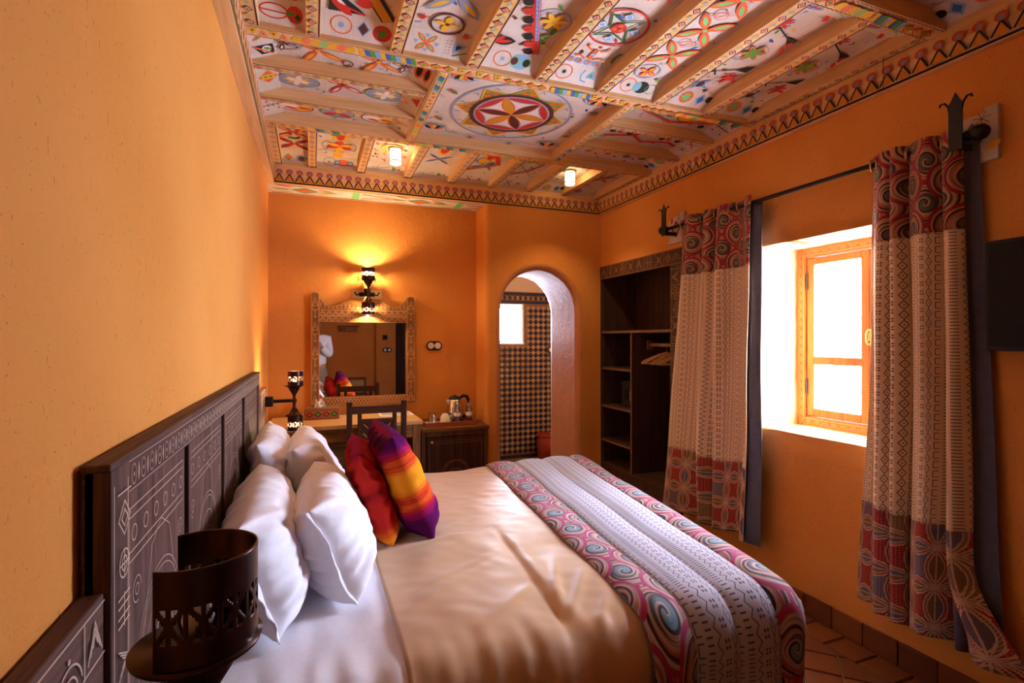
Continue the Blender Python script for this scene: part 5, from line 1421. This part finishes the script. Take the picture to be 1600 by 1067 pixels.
ch = thing('desk_chair', 'dark wooden chair with lattice back pushed to the desk', 'chair', (.39, 3.5, 0))
cy = 3.415; cz = H - .40
for x in (.205, .548): box('back_post', (x, cy, 0), (x + .034, cy + .036, cz), 'dark_z', ch, .004)
box('top_rail', (.239, cy + .004, H - .478), (.548, cy + .030, H - .428), 'dark_x', ch)
for x in (.272, .492): box('slat', (x, cy + .008, H - .80), (x + .026, cy + .026, H - .478), 'dark_z', ch)
box('mid_rail', (.298, cy + .008, H - .535), (.492, cy + .026, H - .512), 'dark_x', ch); box('low_rail', (.239, cy + .004, H - .83), (.548, cy + .030, H - .795), 'dark_x', ch)
lt = box('lattice_panel', (.298, cy + .014, H - .795), (.492, cy + .020, H - .535), 'dark_z', ch, .001)
P = Paint((.298, cy + .014, H - .795), (1, 0, 0), (0, 0, 1), (0, -1, 0))
for q in (0, .045): 
    for s in (-1, 1): P.line([(.097 + s * (.085 - q), .25), (.097 + s * .004, .25 - .081 + q * .9)], .005, lin(196, 140, 84)); P.line([(.097 + s * (.085 - q), .01), (.097 + s * .004, .09 - q * .9)], .005, lin(196, 140, 84)); P.line([(.097 + s * .09, .19 - q), (.097 + s * .02, .13)], .005, lin(196, 140, 84))
P.build('carving', lt)
box('seat', (.205, cy + .01, .43), (.582, cy + .40, .465), 'dark_y', ch, .008)
for x in (.205, .548): box('front_leg', (x, cy + .36, 0), (x + .034, cy + .394, .43), 'dark_z', ch, .003)
for x in (.214, .557): box('stretcher', (x, cy + .036, .20), (x + .016, cy + .36, .225), 'dark_y', ch)
box('stretcher', (.239, cy + .366, .22), (.548, cy + .384, .245), 'dark_x', ch)

kz = H - .672
cb = thing('cabinet', 'dark wooden cabinet with carved door between the desk and the arch', 'cabinet', (1.02, 4.0, 0))
bx = MB().box((.765, 3.845, .05), (.80, YD - .02, kz - .03)).box((1.255, 3.845, .05), (1.29, YD - .02, kz - .03)).box((.80, 4.14, .05), (1.255, YD - .02, kz - .03)).box((.80, 3.845, .05), (1.255, 4.14, .09)).box((.80, 3.845, kz - .07), (1.255, 3.87, kz - .03))
bx.build('body', 'cabinet_z', cb, bevel=.003); box('top', (.755, 3.83, kz - .03), (1.296, YD - .01, kz), 'cabinet_x', cb, .004)
for x in (.775, 1.24):
    for y in (3.86, 4.10): box('foot', (x, y, 0), (x + .04, y + .04, .05), 'dark_z', cb)
dr = box('door', (.803, 3.836, .093), (1.252, 3.856, kz - .073), 'dark_z', cb)
P = Paint((1.0275, 3.836, kz - .36), (1, 0, 0), (0, 0, 1), (0, -1, 0)); dc = lin(132, 84, 46)
for r in (.062, .052): P.ring((0, 0), r, .004, dc, 24, r * .8)
for r in (.09, .078): P.ring((0, .05), r, .004, dc, 20, r * .7, .3, PI - .3)
for s in (-1, 1): P.line([(s * .08, .085), (s * .12, 0), (s * .19, -.06)], .004, dc); P.line([(s * .07, .07), (s * .105, 0)], .003, dc)
for i in range(14): P.line([(-.19 + i * .028, .235), (-.176 + i * .028, .25), (-.162 + i * .028, .235)], .003, dc)
P.line([(-.205, -.24), (-.205, .262), (.205, .262), (.205, -.24)], .003, dc); P.build('carving', dr)
MB().lathe((.838, 3.836, kz - .105), [(.006, 0), (.006, -.008), (.012, -.012), (.012, -.020), (0, -.022)], 12, axis='y').build('knob', 'brass', dr, smooth=True)

ty = 4.0
tr2 = thing('serving_tray', 'reddish wooden tray on the cabinet top', 'tray', (1.0, ty, kz))
box('base', (.80, 3.88, kz), (1.215, 4.13, kz + .010), 'tray', tr2, .002)
for lo, hi in (((.80, 3.88, kz + .01), (1.215, 3.892, kz + .034)), ((.80, 4.118, kz + .01), (1.215, 4.13, kz + .034)), ((.80, 3.892, kz + .01), (.812, 4.118, kz + .034)), ((1.203, 3.892, kz + .01), (1.215, 4.118, kz + .034))): box('rim', lo, hi, 'tray', tr2, .002)
z0 = kz + .011
def lathe_thing(name, label, cat, loc, parts, group=None):
    t = thing(name, label, cat, loc, group)
    for nm, prof, m in parts:
        o = MB().lathe((0, 0, 0), prof, 28).build(nm, m, None, smooth=True); o.parent = t
    return t
kt = lathe_thing('electric_kettle', 'steel electric kettle with black handle on the tray', 'kettle', (1.075, 4.05, z0), [
    ('base', [(0, 0), (.070, 0), (.072, .012), (.066, .022), (0, .022)], 'black_plastic'),
    ('body', [(0, .022), (.068, .022), (.070, .05), (.064, .11), (.054, .165), (.048, .180), (0, .180)], 'chrome'),
    ('lid', [(.049, .178), (.048, .190), (.030, .202), (.010, .206), (.010, .214), (0, .216)], 'black_plastic')])
o = MB().tube([(.045, -.01, .19), (.065, -.012, .205), (.095, -.015, .200), (.108, -.016, .175), (.106, -.016, .11), (.090, -.014, .05), (.065, -.01, .03)], [.012, .013, .014, .014, .012, .011, .010], 10).build('handle', 'black_plastic', None, smooth=True); o.parent = kt
o = MB().add([(-.045, -.018, .12), (-.045, .018, .12), (-.045, .02, .178), (-.045, -.02, .178), (-.080, -.006, .168), (-.080, .006, .168), (-.082, .006, .178), (-.082, -.006, .178)], [(0, 1, 5, 4), (3, 7, 6, 2), (0, 4, 7, 3), (1, 2, 6, 5), (4, 5, 6, 7), (0, 3, 2, 1)]).build('spout', 'chrome', None, bevel=.003); o.parent = kt
bprof = [(0, 0), (.024, 0), (.026, .006), (.026, .040), (.0245, .048), (.026, .056), (.026, .095), (.020, .118), (.0115, .130), (.0115, .138)]
for x, y, lab in ((1.065, 3.925, 'clear water bottle with blue cap in front of the kettle'), (1.160, 3.935, 'clear water bottle with blue cap right of the kettle')):
    lathe_thing('water_bottle', lab, 'bottle', (x, y, z0), [('bottle_body', bprof, 'bottle'), ('cap', [(.0135, .134), (.0135, .150), (.012, .152), (0, .152)], 'blue_cap'), ('label_band', [(.0268, .060), (.0268, .088)], 'paper')], 'water bottles on the tray')
for x, y, kind, lab in ((.872, 3.965, 0, 'upturned clear glass on a white saucer by the desk'), (.972, 3.955, 1, 'upturned white cup on a white saucer near the kettle')):
    t = thing('saucer', 'white saucer under the ' + ('upturned glass' if kind == 0 else 'upturned white cup'), 'saucer', (x, y, z0), 'saucers on the tray')
    o = MB().lathe((0, 0, 0), [(0, .003), (.028, .003), (.030, 0), (.034, .001), (.060, .012), (.061, .014), (.034, .007), (0, .006)], 28).build('plate', 'white_china', None, smooth=True); o.parent = t
    if kind == 0: lathe_thing('drinking_glass', lab, 'glass', (x, y, z0 + .0145), [('tumbler', [(.036, 0), (.034, .005), (.031, .070), (.029, .076), (0, .076), (0, .070), (.027, .070), (.032, .003)], 'tumbler')])
    else:
        t = lathe_thing('teacup', lab, 'cup', (x, y, z0 + .0145), [('cup', [(.041, 0), (.040, .012), (.034, .045), (.024, .058), (.022, .064), (.018, .064), (.018, .060), (0, .060)], 'white_china')])
        o = MB().tube([(.036, 0, .012), (.054, 0, .014), (.060, 0, .028), (.052, 0, .042), (.034, 0, .044)], .0045, 8).build('handle', 'white_china', None, smooth=True); o.parent = t

tb = thing('tissue_box', 'wooden tissue box with painted diamonds on the desk', 'tissue box', (.05, 4.0, dz))
bx = box('box', (-.05, 3.93, dz), (.185, 4.06, dz + .080), 'carved_x', tb)
P = Paint((-.05, 3.93, dz), (1, 0, 0), (0, 0, 1), (0, -1, 0)); P.rect(.012, .014, .223, .062, lin(150, 84, 40))
for i in range(4): P.dia((.035 + i * .055, .038), .026, .02, CK); P.dia((.035 + i * .055, .038), .016, .012, (CR, CG)[i % 2])
P.build('painted_motif', bx)
ts = MB(); ts.grid(lambda a, b: (.055 + .085 * (a - .5) * (1 - .35 * b) + .012 * n3(a * 4, b * 3, 3) , 3.995 + .02 * math.sin(a * 9 + b * 2) + .018 * n3(a * 5, b * 4, 8), dz + .076 + .070 * b * (.72 + .35 * n3(a * 3.2, 1.5, 2) + .25 * math.sin(a * PI))), 24, 16, lambda a, b: (a, b)); ts.build('tissue', 'paper', tb, smooth=True, solid=.001)
ld = thing('folder', 'pale open information folder lying on the desk by the wall', 'folder', (.60, 4.0, dz))
box('cover', (.47, 3.90, dz), (.715, 4.10, dz + .008), 'paper', ld, .002); box('page', (.49, 3.915, dz + .008), (.70, 4.085, dz + .011), 'white_china', ld, .001)
rm = thing('remote_control', 'small black remote control beside the folder on the desk', 'remote', (.64, 4.08, dz + .011))
box('case', (.625, 4.02, dz + .0115), (.662, 4.115, dz + .028), 'black_plastic', rm, .004); box('button_pad', (.632, 4.035, dz + .028), (.655, 4.10, dz + .0295), 'hinge', rm, .0005)

# ------------------------------------------------------------------ behind the camera (seen in the mirror)
pr = tag(MB().box((1.10, YF - .01, 0), (XR, YF + .12, ZT0)).build('wall_pier', 'plaster', bevel=.03), kind='structure')
th = thing('wall_thermostat', 'black square thermostat on the rear wall seen in mirror', 'thermostat', (1.27, YF + .12, H + .035))
box('housing', (1.225, YF + .12, H - .01), (1.315, YF + .142, H + .08), 'black_plastic', th); box('display', (1.235, YF + .142, H + .0), (1.305, YF + .144, H + .07), 'tv_screen', th, .0005)
socket_plate('wall_socket', 'dark oval double outlet on the rear wall seen in mirror', (1.31, YF + .12, H - .20), 1, .17, .085)
dd = tag(thing('door_1', 'dark wooden plank door behind the camera', None, (1.85, YF + .12, 0)), kind='structure')
for i in range(5): box('plank', (1.53 + i * .14, YF + .121, 0), (1.665 + i * .14, YF + .16, 2.05), 'dark_z', dd, .004)
box('door_frame', (1.47, YF + .121, 0), (1.53, YF + .18, 2.11), 'dark_z', dd); box('door_frame', (2.23, YF + .121, 0), (2.29, YF + .18, 2.11), 'dark_z', dd); box('door_frame', (1.53, YF + .121, 2.05), (2.23, YF + .18, 2.11), 'dark_x', dd)
MB().tube([(1.58, YF + .16, H - .35), (1.58, YF + .20, H - .35), (1.66, YF + .20, H - .35)], .009, 8).build('handle', 'chrome', dd, smooth=True)
vs_ = thing('wall_shelf', 'small carved wooden wall bracket shelf seen in the mirror', 'shelf', (.62, YF, H + .16))
box('shelf_board', (.44, YF, H + .225), (.80, YF + .16, H + .25), 'carved_x', vs_); bk = box('front_panel', (.47, YF, H + .14), (.77, YF + .13, H + .225), 'carved_x', vs_)
P = symbols(Paint((.47, YF + .13, H + .14), (1, 0, 0), (0, 0, 1), (0, 1, 0)), .3, .08, 2, CL2); P.build('carving', bk)
lb_ = thing('luggage_bench', 'low wooden bench with framed back under the rear wall', 'bench', (.7, YF + .2, 0))
box('back_panel', (.50, YF + .01, .28), (.90, YF + .03, H - .74), 'desk_top', lb_); box('frame_rail', (.46, YF + .005, H - .75), (.94, YF + .045, H - .70), 'carved_x', lb_)
box('frame_post', (.46, YF + .005, 0), (.50, YF + .045, H - .75), 'carved_z', lb_); box('frame_post', (.90, YF + .005, 0), (.94, YF + .045, H - .75), 'carved_z', lb_)
box('seat', (.46, YF + .046, .38), (.94, YF + .42, .42), 'carved_x', lb_)
for x in (.46, .90): box('front_leg', (x, YF + .38, 0), (x + .04, YF + .42, .38), 'carved_z', lb_)

# the photographer, mirrored at the left edge of the glass
def skin_obj(name, verts, edges, radii, m, parent, root=0, sub=2):
    me = bpy.data.meshes.new(name); o0 = org(parent)
    me.from_pydata([tuple(Vector(v) - o0) for v in verts], edges, []); me.materials.append(M[m])
    o = bpy.data.objects.new(name, me); COL.objects.link(o); o.parent = parent
    md = o.modifiers.new('skin', 'SKIN'); md.use_smooth_shade = True
    for d, r in zip(me.skin_vertices[0].data, radii): d.radius = (r if isinstance(r, tuple) else (r, r))
    me.skin_vertices[0].data[root].use_root = True
    s = o.modifiers.new('sub', 'SUBSURF'); s.levels = sub; s.render_levels = sub
    return o
pe = thing('person', 'person in white shirt and khaki trousers reflected in the mirror', 'person', (.09, -.40, 0))
px, py = .055, -.40
V = [(px, py, .95), (px, py, 1.10), (px, py + .01, 1.28), (px, py + .02, 1.42), (px, py + .04, 1.50), (px - .01, py + .07, 1.58), (px - .01, py + .08, 1.66), (px - .01, py + .07, 1.71)]
E_ = [(0, 1), (1, 2), (2, 3), (3, 4), (4, 5), (5, 6), (6, 7)]; R_ = [(.15, .105), (.14, .10), (.155, .105), (.10, .085), .052, (.072, .085), (.078, .095), (.05, .06)]
def limb(start, pts, rs):
    last = start
    for p, r in zip(pts, rs): V.append(p); R_.append(r); E_.append((last, len(V) - 1)); last = len(V) - 1
    return last
arms = {}
for s in (-1, 1):
    w = limb(3, [(px + s * .17, py + .02, 1.40), (px + s * .20, py + .06, 1.14), (px * .5 + s * .085, py + .27, 1.31)], [.06, .045, .030])
    hnd = limb(w, [(px * .5 + s * .07, py + .315, 1.345)], [(.036, .018)])
    bx_, by_, bz_ = px * .5 + s * .07, py + .315, 1.345
    for k, (dx, L) in enumerate(((-.027, .062), (-.009, .072), (.009, .068), (.027, .055))): limb(hnd, [(bx_ - s * .006 + dx, by_ + L * .5, bz_ + .015), (bx_ - s * .012 + dx, by_ + L * .85, bz_ + .004)], [.009, .008])
    limb(hnd, [(bx_ - s * .035, by_ + .005, bz_ + .02), (bx_ - s * .045, by_ + .03, bz_ + .035)], [.010, .009])
for s in (-1, 1): limb(0, [(px + s * .085, py, .86), (px + s * .09, py + .01, .48), (px + s * .09, py - .02, .09), (px + s * .095, py + .05, .035), (px + s * .10, py + .13, .03)], [.09, .06, .042, (.04, .03), (.035, .024)])
skin_obj('body', V, E_, R_, 'skin', pe, 0)
sv = [(px, py, .93), (px, py, 1.10), (px, py + .01, 1.28), (px, py + .02, 1.42), (px, py + .035, 1.475)]; se = [(0, 1), (1, 2), (2, 3), (3, 4)]; sr = [(.185, .135), (.17, .125), (.175, .125), (.12, .10), .07]
for s in (-1, 1):
    n = len(sv); sv += [(px + s * .175, py + .02, 1.40), (px + s * .205, py + .06, 1.14), (px * .5 + s * .10, py + .23, 1.28)]; sr += [.082, .070, .052]; se += [(3, n), (n, n + 1), (n + 1, n + 2)]
skin_obj('shirt', sv, se, sr, 'white_sheet', pe, 0)
tv_ = [(px, py, 1.0), (px, py, .92)]; te = [(0, 1)]; trr = [(.165, .12), (.17, .125)]
for s in (-1, 1):
    n = len(tv_); tv_ += [(px + s * .088, py, .84), (px + s * .09, py + .01, .48), (px + s * .09, py - .02, .10)]; trr += [.11, .08, .07]; te += [(1, n), (n, n + 1), (n + 1, n + 2)]
skin_obj('trousers', tv_, te, trr, 'khaki', pe, 1)
skin_obj('hair', [(px - .01, py + .03, 1.63), (px - .01, py + .045, 1.72), (px - .01, py + .09, 1.745)], [(0, 1), (1, 2)], [(.075, .06), (.08, .08), (.06, .06)], 'hair', pe, 0)
hx, hy, hz = px - .01, py + .07, 1.62
MB().lathe((hx, hy + .098, hz - .01), [(0, -.03), (.012, -.028), (.016, -.012), (.010, .012), (.006, .035), (0, .038)], 10).build('nose', 'skin', pe, smooth=True)
for s in (-1, 1):
    MB().lathe((hx + s * .030, hy + .086, hz + .018), [(0, -.011), (.009, -.006), (.011, 0), (.009, .006), (0, .011)], 10).build('eye', 'white_china', pe, smooth=True)
    MB().lathe((hx + s * .078, hy, hz), [(0, -.03), (.010, -.022), (.014, .0), (.012, .02), (0, .03)], 10).build('ear', 'skin', pe, smooth=True)
MB().tube([(hx - .022, hy + .083, hz - .055), (hx, hy + .092, hz - .058), (hx + .022, hy + .083, hz - .055)], .006, 8).build('mouth', 'red_plastic', pe, smooth=True)
